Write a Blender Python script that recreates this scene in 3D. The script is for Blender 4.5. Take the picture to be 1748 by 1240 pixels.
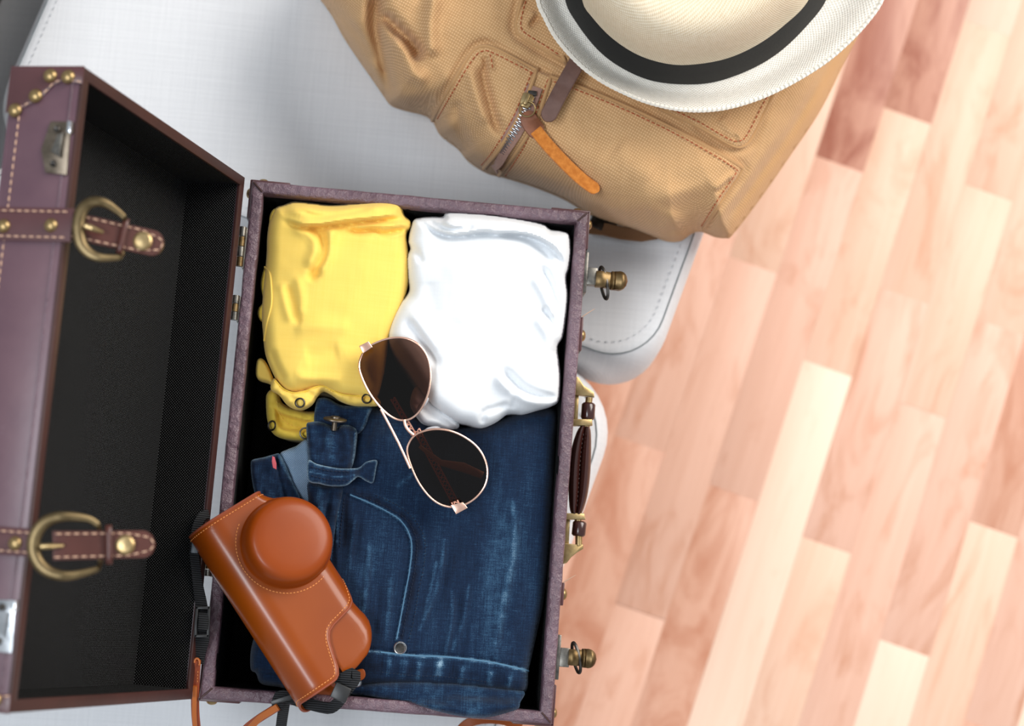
import bpy, bmesh, math, random
import numpy as np
from mathutils import Vector, Matrix, noise
from mathutils.geometry import delaunay_2d_cdt
random.seed(7)
PI = math.pi
for o in list(bpy.data.objects): bpy.data.objects.remove(o)
S = bpy.context.scene
COL = S.collection

# ------------------------------------------------------------ camera
FPX = 2918.3
CPOS = Vector((-0.00763, -0.11774, 1.31714))
CR = np.array([[0.9940155714301606, -0.08652778144596485, -0.06667823327300679],
               [0.07625598764768823, 0.9866902579649276, -0.1436222795564041],
               [0.07821808040501751, 0.13767816775052472, 0.987383742028706]])
cd = bpy.data.cameras.new('camera'); cam = bpy.data.objects.new('camera', cd); COL.objects.link(cam)
M = Matrix([list(CR[0]) + [CPOS.x], list(CR[1]) + [CPOS.y], list(CR[2]) + [CPOS.z], [0, 0, 0, 1]])
cam.matrix_world = M
cd.sensor_width = 36.0; cd.lens = 36.0 * FPX / 1748.0
cd.clip_start = 0.05; cd.clip_end = 30
cd.dof.use_dof = True; cd.dof.focus_distance = 1.30; cd.dof.aperture_fstop = 4.5
S.camera = cam

# ------------------------------------------------------------ world, lights, exposure
S.view_settings.view_transform = 'Standard'; S.view_settings.look = 'None'
S.view_settings.gamma = 1.0; S.view_settings.use_curve_mapping = False
S.view_settings.exposure = 0.0
w = bpy.data.worlds.new('world'); S.world = w; w.use_nodes = True
w.node_tree.nodes['Background'].inputs[0].default_value = (0.88, 0.94, 1.0, 1)
w.node_tree.nodes['Background'].inputs[1].default_value = 0.50
def area(name, loc, target, size, sy, power, col):
    l = bpy.data.lights.new(name, 'AREA'); l.shape = 'RECTANGLE'; l.size = size; l.size_y = sy
    l.energy = power; l.color = col
    o = bpy.data.objects.new(name, l); COL.objects.link(o)
    o.location = loc
    o.rotation_euler = (Vector(target) - Vector(loc)).to_track_quat('-Z', 'Y').to_euler()
    return o
area('window_light_right', (2.3, 1.9, 2.1), (0.3, 0.0, -0.3), 2.4, 2.0, 146, (1.0, 0.94, 0.87))
lw = area('highlight_strip_left', (-0.95, -0.35, 2.2), (-0.15, -0.1, 0.0), 0.34, 1.3, 33, (0.88, 0.94, 1.0))  # unseen overhead strip, shaped and turned to draw the camera case highlight
_z = (Vector((-0.95, -0.35, 2.2))-Vector((-0.15, -0.1, 0.0))).normalized(); _y = Vector((.49, -.87, 0)); _y = (_y-_z*_y.dot(_z)).normalized(); _x = _y.cross(_z)
lw.rotation_euler = Matrix([[_x.x, _y.x, _z.x], [_x.y, _y.y, _z.y], [_x.z, _y.z, _z.z]]).to_euler()

# ------------------------------------------------------------ projection helpers (pixels of the photo -> points at a real height)
def U(px, py, z):
    px = np.asarray(px, float); py = np.asarray(py, float); z = np.asarray(z, float)
    dx = (px - 874) / FPX; dy = (620 - py) / FPX
    X = CR[0, 0]*dx + CR[0, 1]*dy - CR[0, 2]
    Y = CR[1, 0]*dx + CR[1, 1]*dy - CR[1, 2]
    Z = CR[2, 0]*dx + CR[2, 1]*dy - CR[2, 2]
    t = (z - CPOS.z) / Z
    return np.stack([CPOS.x + X*t, CPOS.y + Y*t, z + 0*t], -1)
def P(x, y, z): return Vector(U(x, y, z).tolist())
def cat(pts, closed=True, step=4.0):
    """Catmull-Rom through points, resampled to an even spacing"""
    p = np.array(pts, float); n = len(p); out = []
    rng = n if closed else n - 1
    for i in range(rng):
        if closed: a, b, c, d = p[(i-1) % n], p[i], p[(i+1) % n], p[(i+2) % n]
        else: a, b, c, d = p[max(i-1, 0)], p[i], p[i+1], p[min(i+2, n-1)]
        k = 12
        for t in np.arange(k)/k:
            out.append(0.5*((2*b) + (-a+c)*t + (2*a-5*b+4*c-d)*t*t + (-a+3*b-3*c+d)*t**3))
    if not closed: out.append(p[-1])
    out = np.array(out)
    q = np.vstack([out, out[:1]]) if closed else out
    s = np.concatenate([[0], np.cumsum(np.linalg.norm(np.diff(q, axis=0), axis=1))])
    m = max(3, int(round(s[-1]/step)))
    tt = np.linspace(0, s[-1], m+1)
    if closed: tt = tt[:-1]
    return np.stack([np.interp(tt, s, q[:, j]) for j in range(q.shape[1])], -1)
def dpoly(x, y, poly, closed=False):
    """distance from each (x,y) to a polyline, and the signed side"""
    p = np.array(poly, float)
    if closed: p = np.vstack([p, p[:1]])
    best = np.full(x.shape, 1e9); side = np.zeros(x.shape); along = np.zeros(x.shape)
    L = 0
    for i in range(len(p)-1):
        a, b = p[i], p[i+1]; ab = b-a; l2 = ab@ab
        if l2 < 1e-12: continue
        t = np.clip(((x-a[0])*ab[0] + (y-a[1])*ab[1])/l2, 0, 1)
        ex = x-(a[0]+t*ab[0]); ey = y-(a[1]+t*ab[1]); d = np.hypot(ex, ey)
        m = d < best
        best = np.where(m, d, best)
        side = np.where(m, np.sign(ab[0]*(y-a[1])-ab[1]*(x-a[0])), side)
        along = np.where(m, L + t*math.sqrt(l2), along)
        L += math.sqrt(l2)
    return best, side, along/max(L, 1e-9)
def inside(x, y, poly):
    p = np.array(poly); n = len(p); c = np.zeros(x.shape, bool); j = n-1
    for i in range(n):
        yi, yj, xi, xj = p[i, 1], p[j, 1], p[i, 0], p[j, 0]
        if yi != yj:
            c ^= ((yi > y) != (yj > y)) & (x < (xj-xi)*(y-yi)/(yj-yi) + xi)
        j = i
    return c
_r = np.random.RandomState(5); TAB = _r.rand(97, 97)*2-1
def vn(x, y):
    xi = np.floor(x).astype(int); yi = np.floor(y).astype(int); fx = x-xi; fy = y-yi
    fx = fx*fx*(3-2*fx); fy = fy*fy*(3-2*fy)
    g = lambda a, b: TAB[a % 97, b % 97]
    return (g(xi, yi)*(1-fx)+g(xi+1, yi)*fx)*(1-fy)+(g(xi, yi+1)*(1-fx)+g(xi+1, yi+1)*fx)*fy
def sm(t): t = np.clip(t, 0, 1); return t*t*(3-2*t)
def prof(d, R, p=2.0): t = np.clip(d/R, 0, 1); return (1-(1-t)**p)**(1/p)
class Fld:
    """height field built of ridges, valleys and overlapping folds"""
    def __init__(s): s.f = []
    def ridge(s, poly, w, a, taper=True): s.f.append(('r', cat(poly, False, 8), w, a, taper)); return s
    def fold(s, poly, w, a, L, flip=1, taper=True): s.f.append(('s', cat(poly, False, 8), w, a, L, flip, taper)); return s
    def __call__(s, x, y):
        z = np.zeros(x.shape)
        for f in s.f:
            if f[0] == 'r':
                d, sd, al = dpoly(x, y, f[1]); tp = sm(np.minimum(al, 1-al)*5+0.15) if f[4] else 1
                z += f[3]*np.exp(-(d/f[2])**2)*tp
            else:
                d, sd, al = dpoly(x, y, f[1]); sd = sd*f[5]*d
                tp = sm(np.minimum(al, 1-al)*4) if f[6] else 1
                # raised on the positive side next to the line, falling away over L; small dip on the other side
                z += tp*f[3]*(sm((sd+f[2])/(2*f[2]))*np.exp(-np.maximum(sd, 0)/f[4]) - 0.5*np.exp(-((sd+f[2]*0.8)/f[2])**2))
        return z

# ------------------------------------------------------------ object helpers
WM = {}
def link(o, parent=None, world=None):
    world = world or Matrix.Identity(4)
    COL.objects.link(o)
    if parent is not None:
        o.parent = parent; o.matrix_parent_inverse = WM[parent.name].inverted()
    o.matrix_basis = world; WM[o.name] = world
    return o
def mobj(name, verts, faces, mat, parent=None, world=None, smooth=True, sharp=35, attrs=None):
    me = bpy.data.meshes.new(name)
    me.from_pydata([tuple(map(float, v)) for v in verts], [], [tuple(map(int, f)) for f in faces])
    me.update()
    bm = bmesh.new(); bm.from_mesh(me)
    if not attrs: bmesh.ops.remove_doubles(bm, verts=bm.verts, dist=1e-7)
    bmesh.ops.recalc_face_normals(bm, faces=bm.faces); bm.to_mesh(me); bm.free()
    if attrs:
        for k, v in attrs.items():
            a = me.attributes.new(k, 'FLOAT', 'POINT'); a.data.foreach_set('value', np.asarray(v, np.float32))
    if smooth:
        me.polygons.foreach_set('use_smooth', [True]*len(me.polygons))
        if sharp: me.set_sharp_from_angle(angle=math.radians(sharp))
    me.materials.append(mat)
    return link(bpy.data.objects.new(name, me), parent, world)
def empty(name, loc, label, category, group=None):
    o = bpy.data.objects.new(name, None); o.empty_display_size = 0.05
    link(o, None, Matrix.Translation(Vector(loc)))
    tag(o, label, category, group); return o
def tag(o, label=None, category=None, group=None, kind=None):
    if label: o['label'] = label
    if category: o['category'] = category
    if group: o['group'] = group
    if kind: o['kind'] = kind
    return o
class MB:
    def __init__(s): s.v = []; s.f = []
    def add(s, v, f):
        b = len(s.v); s.v += [tuple(p) for p in v]; s.f += [tuple(i+b for i in q) for q in f]; return s
    def box(s, c, h, R=None, bev=0.0):
        bm = bmesh.new(); bmesh.ops.create_cube(bm, size=2)
        for v in bm.verts: v.co = Vector((v.co.x*h[0], v.co.y*h[1], v.co.z*h[2]))
        if bev: bmesh.ops.bevel(bm, geom=bm.edges[:], offset=bev, segments=2, affect='EDGES', profile=0.5)
        m = (R.to_4x4() if R is not None else Matrix.Identity(4)); m = Matrix.Translation(Vector(c)) @ m
        bm.transform(m); bm.verts.index_update()
        s.add([v.co.copy() for v in bm.verts], [[v.index for v in f.verts] for f in bm.faces]); bm.free(); return s
    def tube(s, pts, r, n=8, closed=False, flat=None):
        """r scalar or list; flat=(a,b) elliptical scale with up = z"""
        p = [Vector(q) for q in pts]; N = len(p); rings = []
        up = None
        for i in range(N):
            if closed: t = p[(i+1) % N]-p[i-1]
            else: t = p[min(i+1, N-1)]-p[max(i-1, 0)]
            t.normalize()
            if up is None: up = Vector((0, 0, 1)) if abs(t.z) < .95 else Vector((1, 0, 0))
            if flat: up = Vector((0, 0, 1)) if abs(t.z) < .98 else up
            sx = t.cross(up); sx.normalize(); uy = sx.cross(t); uy.normalize()
            if not flat: up = uy
            rr = r[i] if hasattr(r, '__len__') else r
            a, b = flat if flat else (1, 1)
            rings.append([p[i]+sx*(math.cos(k*2*PI/n)*rr*a)+uy*(math.sin(k*2*PI/n)*rr*b) for k in range(n)])
        v = [q for g in rings for q in g]; f = []
        for i in range(N if closed else N-1):
            j = (i+1) % N
            for k in range(n): f.append((i*n+k, i*n+(k+1) % n, j*n+(k+1) % n, j*n+k))
        if not closed: f.append(tuple(range(n))[::-1]); f.append(tuple((N-1)*n+k for k in range(n)))
        return s.add(v, f)
    def lathe(s, pr, M4, n=32, cap=True):
        v = []; f = []
        for (r, z) in pr:
            for k in range(n): v.append(M4 @ Vector((r*math.cos(2*PI*k/n), r*math.sin(2*PI*k/n), z)))
        for i in range(len(pr)-1):
            for k in range(n): f.append((i*n+k, i*n+(k+1) % n, (i+1)*n+(k+1) % n, (i+1)*n+k))
        if cap: f.append(tuple(range(n))[::-1]); f.append(tuple((len(pr)-1)*n+k for k in range(n)))
        return s.add(v, f)
    def prism(s, ol, t, up=None, bev=0.0):
        """ol: list of 3D points (roughly flat), extruded by t along up, optional bevel on the top edge"""
        p = [Vector(q) for q in ol]; n = len(p)
        if up is None: up = Vector((0, 0, 1))
        c = sum(p, Vector())/n
        def inset(k):
            if not k: return p
            out = []
            for i in range(n):
                t0 = (p[i]-p[i-1]); t1 = (p[(i+1) % n]-p[i]); tt = (t0.normalized()+t1.normalized())
                nn = tt.cross(up).normalized()
                out.append(p[i]+nn*k*s.sg)
            return out
        ar = sum(((p[i]-c).cross(p[(i+1) % n]-c)).dot(up) for i in range(n)); s.sg = -1 if ar > 0 else 1
        if bev: rings = [(bev*.6, 0), (0, bev), (0, t-bev), (bev*.3, t-bev*.3), (bev, t)]
        else: rings = [(0, 0), (0, t)]
        v = []
        for k, h in rings: v += [q+up*h for q in inset(k)]
        f = [tuple(range(n))[::-1], tuple((len(rings)-1)*n+i for i in range(n))]
        for r in range(len(rings)-1):
            for i in range(n): f.append((r*n+i, r*n+(i+1) % n, (r+1)*n+(i+1) % n, (r+1)*n+i))
        return s.add(v, f)
    def ribbon(s, pts, width, thick, ups=None, taper=None):
        """flat strap: rectangular section with softened edges; ups = strap normal per point"""
        p = [Vector(q) for q in pts]; N = len(p); v = []; sec = [(-.5, -.5), (.5, -.5), (.5, .3), (.44, .5), (-.44, .5), (-.5, .3)]
        for i in range(N):
            t = (p[min(i+1, N-1)]-p[max(i-1, 0)]).normalized()
            up = Vector(ups[i] if isinstance(ups, list) else (ups or (0, 0, 1)))
            sx = t.cross(up).normalized(); uy = sx.cross(t).normalized()
            wd = width[i] if hasattr(width, '__len__') else width
            for a, b in sec: v.append(p[i]+sx*a*wd+uy*b*thick)
        f = []; m = len(sec)
        for i in range(N-1):
            for k in range(m): f.append((i*m+k, i*m+(k+1) % m, (i+1)*m+(k+1) % m, (i+1)*m+k))
        f.append(tuple(range(m))[::-1]); f.append(tuple((N-1)*m+k for k in range(m)))
        return s.add(v, f)
    def stitches(s, pts, L=0.0032, gap=0.0016, r=0.0005, up=(0, 0, 1), lift=0.0003, n=5):
        p = np.array([list(q) for q in pts]); ups = up
        sl = np.concatenate([[0], np.cumsum(np.linalg.norm(np.diff(p, axis=0), axis=1))])
        at = lambda t: Vector([np.interp(t, sl, p[:, j]) for j in range(3)])
        t = gap/2
        while t+L < sl[-1]:
            a, b = at(t), at(t+L); m = (a+b)/2
            u = Vector(ups(m)) if callable(ups) else Vector(ups)
            s.tube([a+u*(lift-r*.6), a*.75+b*.25+u*(lift+r*.3), b*.75+a*.25+u*(lift+r*.3), b+u*(lift-r*.6)], [r*.55, r, r, r*.55], n)
            t += L+gap
        return s
    def build(s, name, mat, parent=None, world=None, smooth=True, sharp=35):
        return mobj(name, s.v, s.f, mat, parent, world, smooth, sharp)

class Sheet:
    """cloth-like solid: measured outline, height field on top, rounded sides down to a base"""
    def __init__(s, outline, zf, step=5, smooth=True):
        s.ol = cat(outline, True, step) if smooth else np.array(outline, float)
        a = s.ol; area2 = np.sum(a[:, 0]*np.roll(a[:, 1], -1)-np.roll(a[:, 0], -1)*a[:, 1])
        if area2 < 0: s.ol = s.ol[::-1].copy()
        s.zf = zf; s.step = step
    def z(s, x, y):
        x = np.asarray(x, float); y = np.asarray(y, float)
        d, _, _ = dpoly(x, y, s.ol[::2], True); ins = inside(x, y, s.ol)
        return s.zf(x, y, np.where(ins, d, 0))
    def line(s, poly, lift=0.0, step=4, closed=False):
        q = cat(poly, closed, step); z = s.z(q[:, 0], q[:, 1])
        k = np.array([1, 2, 3, 2, 1.])/9
        if not closed and len(z) > 6: z = np.convolve(np.pad(z, 2, mode='edge'), k, 'valid')
        return [Vector(v) for v in U(q[:, 0], q[:, 1], z+lift)]
    def uvs(s, V, x, y, d, R, H, p):
        q = np.linspace(0, R, 200); z = H*prof(q, R, p); ds = (q[1]-q[0])/2200; e = np.sqrt(1+(np.gradient(z)/ds)**2)-1
        E = np.concatenate([np.cumsum((e*ds)[::-1])[::-1], [0]]); ext = np.interp(d, np.append(q, R+.01), E)
        g = 2.0; ol = s.ol[::2]; gx = dpoly(x+g, y, ol, True)[0]-dpoly(x-g, y, ol, True)[0]; gy = dpoly(x, y+g, ol, True)[0]-dpoly(x, y-g, ol, True)[0]
        ins = np.where(d > 2.5, 1, 0); l = np.hypot(gx, gy)+1e-6
        # nearest-boundary direction for the rim itself
        return np.stack([V[:, 0]-ins*gx/l*ext, V[:, 1]+ins*gy/l*ext], -1)
    def build(s, name, mat, parent, zbot=None, thick=None, tuck=0.004, attr=None, label=None, uvp=None):
        ol = s.ol; n = len(ol); st = s.step
        xs = np.arange(ol[:, 0].min(), ol[:, 0].max(), st); ys = np.arange(ol[:, 1].min(), ol[:, 1].max(), st*.87)
        X, Y = np.meshgrid(xs, ys); X = X+(np.arange(len(ys)) % 2)[:, None]*st*.5
        x = X.ravel(); y = Y.ravel(); ins = inside(x, y, ol); x, y = x[ins], y[ins]
        d, _, _ = dpoly(x, y, ol, True); k = d > .6*st; x, y, d = x[k], y[k], d[k]
        pts = [Vector((a, b)) for a, b in ol]+[Vector((a, b)) for a, b in zip(x, y)]
        r = delaunay_2d_cdt(pts, [], [list(range(n))], 1, 1e-6)
        vx = np.array([[v.x, v.y] for v in r[0]]); fc = [tuple(f) for f in r[2]]
        # CDT keeps input order; recompute distance
        d = np.concatenate([np.zeros(n), d]) if len(vx) == len(pts) else dpoly(vx[:, 0], vx[:, 1], ol, True)[0]
        z = s.zf(vx[:, 0], vx[:, 1], d); W = U(vx[:, 0], vx[:, 1], z); N0 = len(W)
        verts = W; faces = fc; at = attr(vx[:, 0], vx[:, 1], d) if attr else None
        c = W[:n]; tn = np.roll(c, -1, 0)-np.roll(c, 1, 0); nr = np.stack([-tn[:, 1], tn[:, 0]], -1)
        nr /= np.linalg.norm(nr, axis=1)[:, None]+1e-12
        cen = c[:, :2].mean(0); 
        # image y is down, so a positive image area is clockwise in the world: flip to point outwards
        sgn = np.sign(np.sum((c[:, :2]-cen)*nr, axis=1).mean()) or 1; nr = nr*sgn
        if thick is not None:
            lo = W.copy(); lo[:, 2] -= thick
            verts = np.vstack([W, lo]); faces = fc+[tuple(i+N0 for i in f[::-1]) for f in fc]
            faces += [((i+1) % n, i, i+N0, (i+1) % n+N0) for i in range(n)]
            if at is not None: at = np.concatenate([at, at])
        else:
            rings = []
            for a, b in ((.18, .3), (.45, .8), (1.0, 1.6)):
                q = c.copy(); q[:, 2] = c[:, 2]*(1-a)+zbot*a; q[:, :2] -= nr*tuck*b; rings.append(q)
            verts = np.vstack([W]+rings); base = 0
            for k in range(3):
                b0 = 0 if k == 0 else N0+(k-1)*n; b1 = N0+k*n
                faces += [(b0+(i+1) % n, b0+i, b1+i, b1+(i+1) % n) for i in range(n)]
            faces.append(tuple(N0+2*n+i for i in range(n)))
            if at is not None: at = np.concatenate([at, np.tile(at[:n], 3)])
        o = mobj(name, verts, faces, mat, parent, sharp=60, attrs={'wear': at} if at is not None else None)
        if label: o['label'] = label
        if uvp:
            uv = s.uvs(W, vx[:, 0], vx[:, 1], d, *uvp); lay = o.data.uv_layers.new(name='UVMap'); idx = np.zeros(len(o.data.loops), np.int32); o.data.loops.foreach_get('vertex_index', idx)
            full = np.vstack([uv]+[uv[:n]]*3) if thick is None else np.vstack([uv, uv]); lay.data.foreach_set('uv', full[idx].astype(np.float32).ravel())
        s.obj = o; return o

# ------------------------------------------------------------ materials
def C(r, g, b):
    f = lambda c: (c/255/12.92) if c/255 <= .04045 else ((c/255+.055)/1.055)**2.4
    return (f(r), f(g), f(b), 1)
class NT:
    def __init__(s, name):
        s.m = bpy.data.materials.new(name); s.m.use_nodes = True; s.t = s.m.node_tree; s.n = s.t.nodes
        s.b = s.n['Principled BSDF']; s.tc = s.n.new('ShaderNodeTexCoord'); s.prev = None
    def l(s, a, b): s.t.links.new(a, b)
    def mapp(s, scale=(1, 1, 1), rot=(0, 0, 0), src='Object'):
        m = s.n.new('ShaderNodeMapping'); m.inputs['Scale'].default_value = scale; m.inputs['Rotation'].default_value = rot
        s.l(s.tc.outputs[src], m.inputs[0]); return m.outputs[0]
    def noise(s, scale=10, detail=3, rough=.55, vec=None, dist=0):
        t = s.n.new('ShaderNodeTexNoise'); t.inputs['Scale'].default_value = scale; t.inputs['Detail'].default_value = detail
        t.inputs['Roughness'].default_value = rough; t.inputs['Distortion'].default_value = dist
        s.l(vec or s.tc.outputs['Object'], t.inputs['Vector']); return t.outputs['Fac']
    def wave(s, scale, vec, dist=0, det=2, dscale=1, axis='X'):
        t = s.n.new('ShaderNodeTexWave'); t.bands_direction = axis; t.inputs['Scale'].default_value = scale
        t.inputs['Distortion'].default_value = dist; t.inputs['Detail'].default_value = det; t.inputs['Detail Scale'].default_value = dscale
        s.l(vec, t.inputs['Vector']); return t.outputs['Fac']
    def voro(s, scale, vec=None, feat='F1', out='Distance'):
        t = s.n.new('ShaderNodeTexVoronoi'); t.feature = feat; t.inputs['Scale'].default_value = scale
        s.l(vec or s.tc.outputs['Object'], t.inputs['Vector']); return t.outputs[out]
    def math(s, op, a, b=None, clamp=False):
        t = s.n.new('ShaderNodeMath'); t.operation = op; t.use_clamp = clamp
        for i, q in enumerate((a, b)):
            if q is None: continue
            if isinstance(q, (int, float)): t.inputs[i].default_value = q
            else: s.l(q, t.inputs[i])
        return t.outputs[0]
    def ramp(s, fac, stops):
        t = s.n.new('ShaderNodeValToRGB'); e = t.color_ramp.elements
        while len(e) > 1: e.remove(e[-1])
        e[0].position = stops[0][0]; e[0].color = stops[0][1]
        for p, c in stops[1:]:
            k = e.new(p); k.color = c
        s.l(fac, t.inputs[0]); return t.outputs[0]
    def mix(s, fac, a, b, mode='MIX'):
        t = s.n.new('ShaderNodeMix'); t.data_type = 'RGBA'; t.blend_type = mode
        for i, q in ((0, fac), (6, a), (7, b)):
            if isinstance(q, (int, float, tuple)): t.inputs[i].default_value = q
            else: s.l(q, t.inputs[i])
        return t.outputs[2]
    def bump(s, h, strength=.3, dist=.001):
        t = s.n.new('ShaderNodeBump'); t.inputs['Strength'].default_value = strength; t.inputs['Distance'].default_value = dist
        s.l(h, t.inputs['Height'])
        if s.prev: s.l(s.prev, t.inputs['Normal'])
        s.prev = t.outputs[0]; s.l(s.prev, s.b.inputs['Normal']); return s
    def set(s, **k):
        names = dict(col='Base Color', rough='Roughness', metal='Metallic', coat='Coat Weight', coatr='Coat Roughness', sheen='Sheen Weight', spec='Specular IOR Level', sheenr='Sheen Roughness')
        for a, v in k.items():
            i = s.b.inputs[names[a]]
            if isinstance(v, (int, float, tuple)): i.default_value = v
            else: s.l(v, i)
        return s
# leather of the suitcase
def m_case(name, a, b, rough=.42, bs=.5, bd=.0006, scale=230, spec=.5):
    t = NT(name); c = t.ramp(t.noise(18, 4, .6), [(.3, a), (.7, b)])
    g = t.voro(scale, t.mapp((1, 1, 1)), 'F1'); n = t.noise(scale*1.1, 4, .7)
    sp = t.ramp(t.noise(70, 5, .75), [(.68, (0, 0, 0, 1)), (.74, (1, 1, 1, 1))])
    t.set(col=t.mix(t.math('MULTIPLY', sp, .10), c, C(190, 175, 180)), rough=rough, spec=spec)
    t.bump(t.math('ADD', t.math('MULTIPLY', g, .7), n), bs, bd); return t.m
M_rim = m_case('grained_rim_leather', C(86, 64, 72), C(114, 90, 101), .36, 1.0, .0020, 150, .6)
M_lid = m_case('maroon_case_leather', C(88, 62, 72), C(101, 74, 82), .38, .12, .0004, 120)
M_edge = m_case('brown_case_leather', C(52, 27, 24), C(66, 35, 30), .5, .2, .0004, 150)
M_strap = m_case('strap_leather', C(76, 44, 46), C(90, 56, 58), .36, .12, .0003, 130)
M_tip = m_case('strap_tip_leather', C(66, 32, 26), C(84, 44, 36), .34, .1, .0003, 130)
M_handle = m_case('handle_leather', C(44, 18, 14), C(62, 28, 22), .22, .25, .0004, 120, .7)
t = NT('black_lining'); vm = t.mapp((1, 1, 1), (0, 0, 0.785), 'UV')
d2 = t.math('MULTIPLY', t.wave(200, vm, axis='X'), t.wave(200, vm, axis='Y'))
t.set(col=t.ramp(d2, [(.5, C(11, 10, 9)), (.9, C(104, 106, 108))]), rough=.9, spec=.05).bump(d2, .4, .0004); M_lining = t.m
def m_metal(name, a, b, rough=.35, sc=60, bs=.1):
    t = NT(name); n = t.noise(sc, 5, .65)
    t.set(col=t.ramp(n, [(.35, a), (.65, b)]), metal=.9, rough=t.math('ADD', t.math('MULTIPLY', n, .25), rough-.12)).bump(n, bs, .0004); return t.m
M_brass = m_metal('antique_brass', C(138, 114, 74), C(180, 158, 116), .36)
M_buckle = m_metal('dull_buckle_brass', C(92, 78, 54), C(132, 114, 82), .4, 40)
M_hand_brass = m_metal('handle_brass', C(156, 132, 88), C(190, 166, 122), .38, 90)
M_bronze = m_metal('worn_bronze', C(84, 66, 40), C(134, 112, 78), .42, 90, .3)
M_steel = m_metal('aged_steel', C(92, 90, 86), C(142, 138, 130), .35, 80)
M_silver = m_metal('bright_steel', C(176, 180, 184), C(214, 218, 222), .22, 60, .02)
M_dark = m_metal('dark_gunmetal', C(44, 42, 40), C(92, 88, 84), .35, 80)
M_gold = m_metal('rose_gold_wire', C(236, 182, 158), C(248, 206, 186), .24, 30, .0)
M_plate = m_metal('tarnished_latch_plate', C(98, 88, 76), C(128, 116, 102), .4, 90, .15)
def m_plain(name, c, rough=.6, spec=.4, ns=200, bs=.15, bd=.0004, metal=0, coat=0):
    t = NT(name); n = t.noise(ns, 4, .6)
    t.set(col=t.mix(n, tuple(q*.85 for q in c[:3])+(1,), tuple(min(1, q*1.1) for q in c[:3])+(1,)), rough=rough, spec=spec, metal=metal, coat=coat)
    t.bump(n, bs, bd); return t.m
M_thread = m_plain('cream_thread', C(206, 168, 142), .7)
M_othread = m_plain('orange_thread', C(232, 150, 84), .7)
M_rthread = m_plain('rust_thread', C(176, 86, 52), .8)
M_black = m_plain('black_plastic', C(34, 34, 35), .4, .5, 300, .1)
M_greyplastic = m_plain('grey_clip_plastic', C(92, 100, 108), .4, .5)
t = NT('black_webbing'); wv = t.wave(190, t.mapp(), axis='Y'); t.set(col=t.mix(wv, C(14, 14, 14), C(52, 53, 56)), rough=.8, spec=.25).bump(wv, .8, .0008); M_web = t.m
# woven fabrics
def m_weave(name, a, b, sc, rot=0., bs=.5, bd=.0005, slub=None, sheen=.15, mot=.5, rough=.9, blot=None, side=None, src='Object'):
    t = NT(name); v = t.mapp((1, 1, 0), (0, 0, rot), src)
    wx = t.wave(sc, v, 1.2, 2, 8, 'X'); wy = t.wave(sc*.93, v, 1.2, 2, 8, 'Y')
    h = t.math('MULTIPLY', wx, wy)
    s1 = t.noise(1, 3, .6, t.mapp((sc*1.2, sc*.03, 0), (0, 0, rot), src)); s2 = t.noise(1, 3, .6, t.mapp((sc*.03, sc*1.2, 0), (0, 0, rot), src))
    sl = t.math('ADD', t.math('MULTIPLY', s1, .5), t.math('MULTIPLY', s2, .5))
    f = t.math('ADD', t.math('MULTIPLY', h, mot), t.math('MULTIPLY', sl, 1-mot))
    c = t.ramp(f, [(.15, a), (.65, b)])
    if blot: c = t.mix(t.ramp(t.noise(9, 4, .6), [(.4, (0, 0, 0, 1)), (.75, (1, 1, 1, 1))]), c, blot, 'MULTIPLY')
    if side:
        at = t.n.new('ShaderNodeAttribute'); at.attribute_name = 'wear'; c = t.mix(t.math('MULTIPLY', at.outputs['Fac'], .75), c, side)
    t.set(col=c, rough=rough, sheen=sheen, spec=.2)
    t.bump(t.math('ADD', h, sl), bs, bd); return t.m
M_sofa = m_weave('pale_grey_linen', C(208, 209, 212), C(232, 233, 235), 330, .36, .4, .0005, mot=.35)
M_sofaback = m_weave('shaded_grey_linen', C(122, 120, 118), C(146, 143, 140), 330, .36, .4, .0005, mot=.35)  # same linen in darker colours, the shade on the sofa back painted in
M_canvas = m_weave('tan_canvas', C(190, 148, 102), C(228, 186, 138), 150, .45, .5, .0008, mot=.7, side=C(214, 164, 104), src='UV')
M_canvas2 = m_weave('golden_canvas_side', C(176, 126, 72), C(204, 154, 98), 210, .9, .6, .0006, mot=.7)
M_web2 = m_weave('tan_webbing', C(120, 84, 54), C(164, 120, 82), 260, 0, .9, .001, mot=.8)
M_tape = m_weave('mauve_zip_tape', C(150, 112, 98), C(186, 148, 132), 400, 0, .6, .0005)
M_yellow = m_weave('yellow_jersey', C(244, 204, 92), C(250, 216, 112), 520, .1, .12, .0003, mot=.3, sheen=.1)
M_yellow2 = m_weave('yellow_facing', C(226, 192, 66), C(240, 208, 90), 520, .1, .12, .0003, mot=.3, sheen=.1)
M_white = m_weave('white_jersey', C(226, 229, 232), C(238, 240, 242), 520, .1, .1, .0003, mot=.3, sheen=.1)
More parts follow.
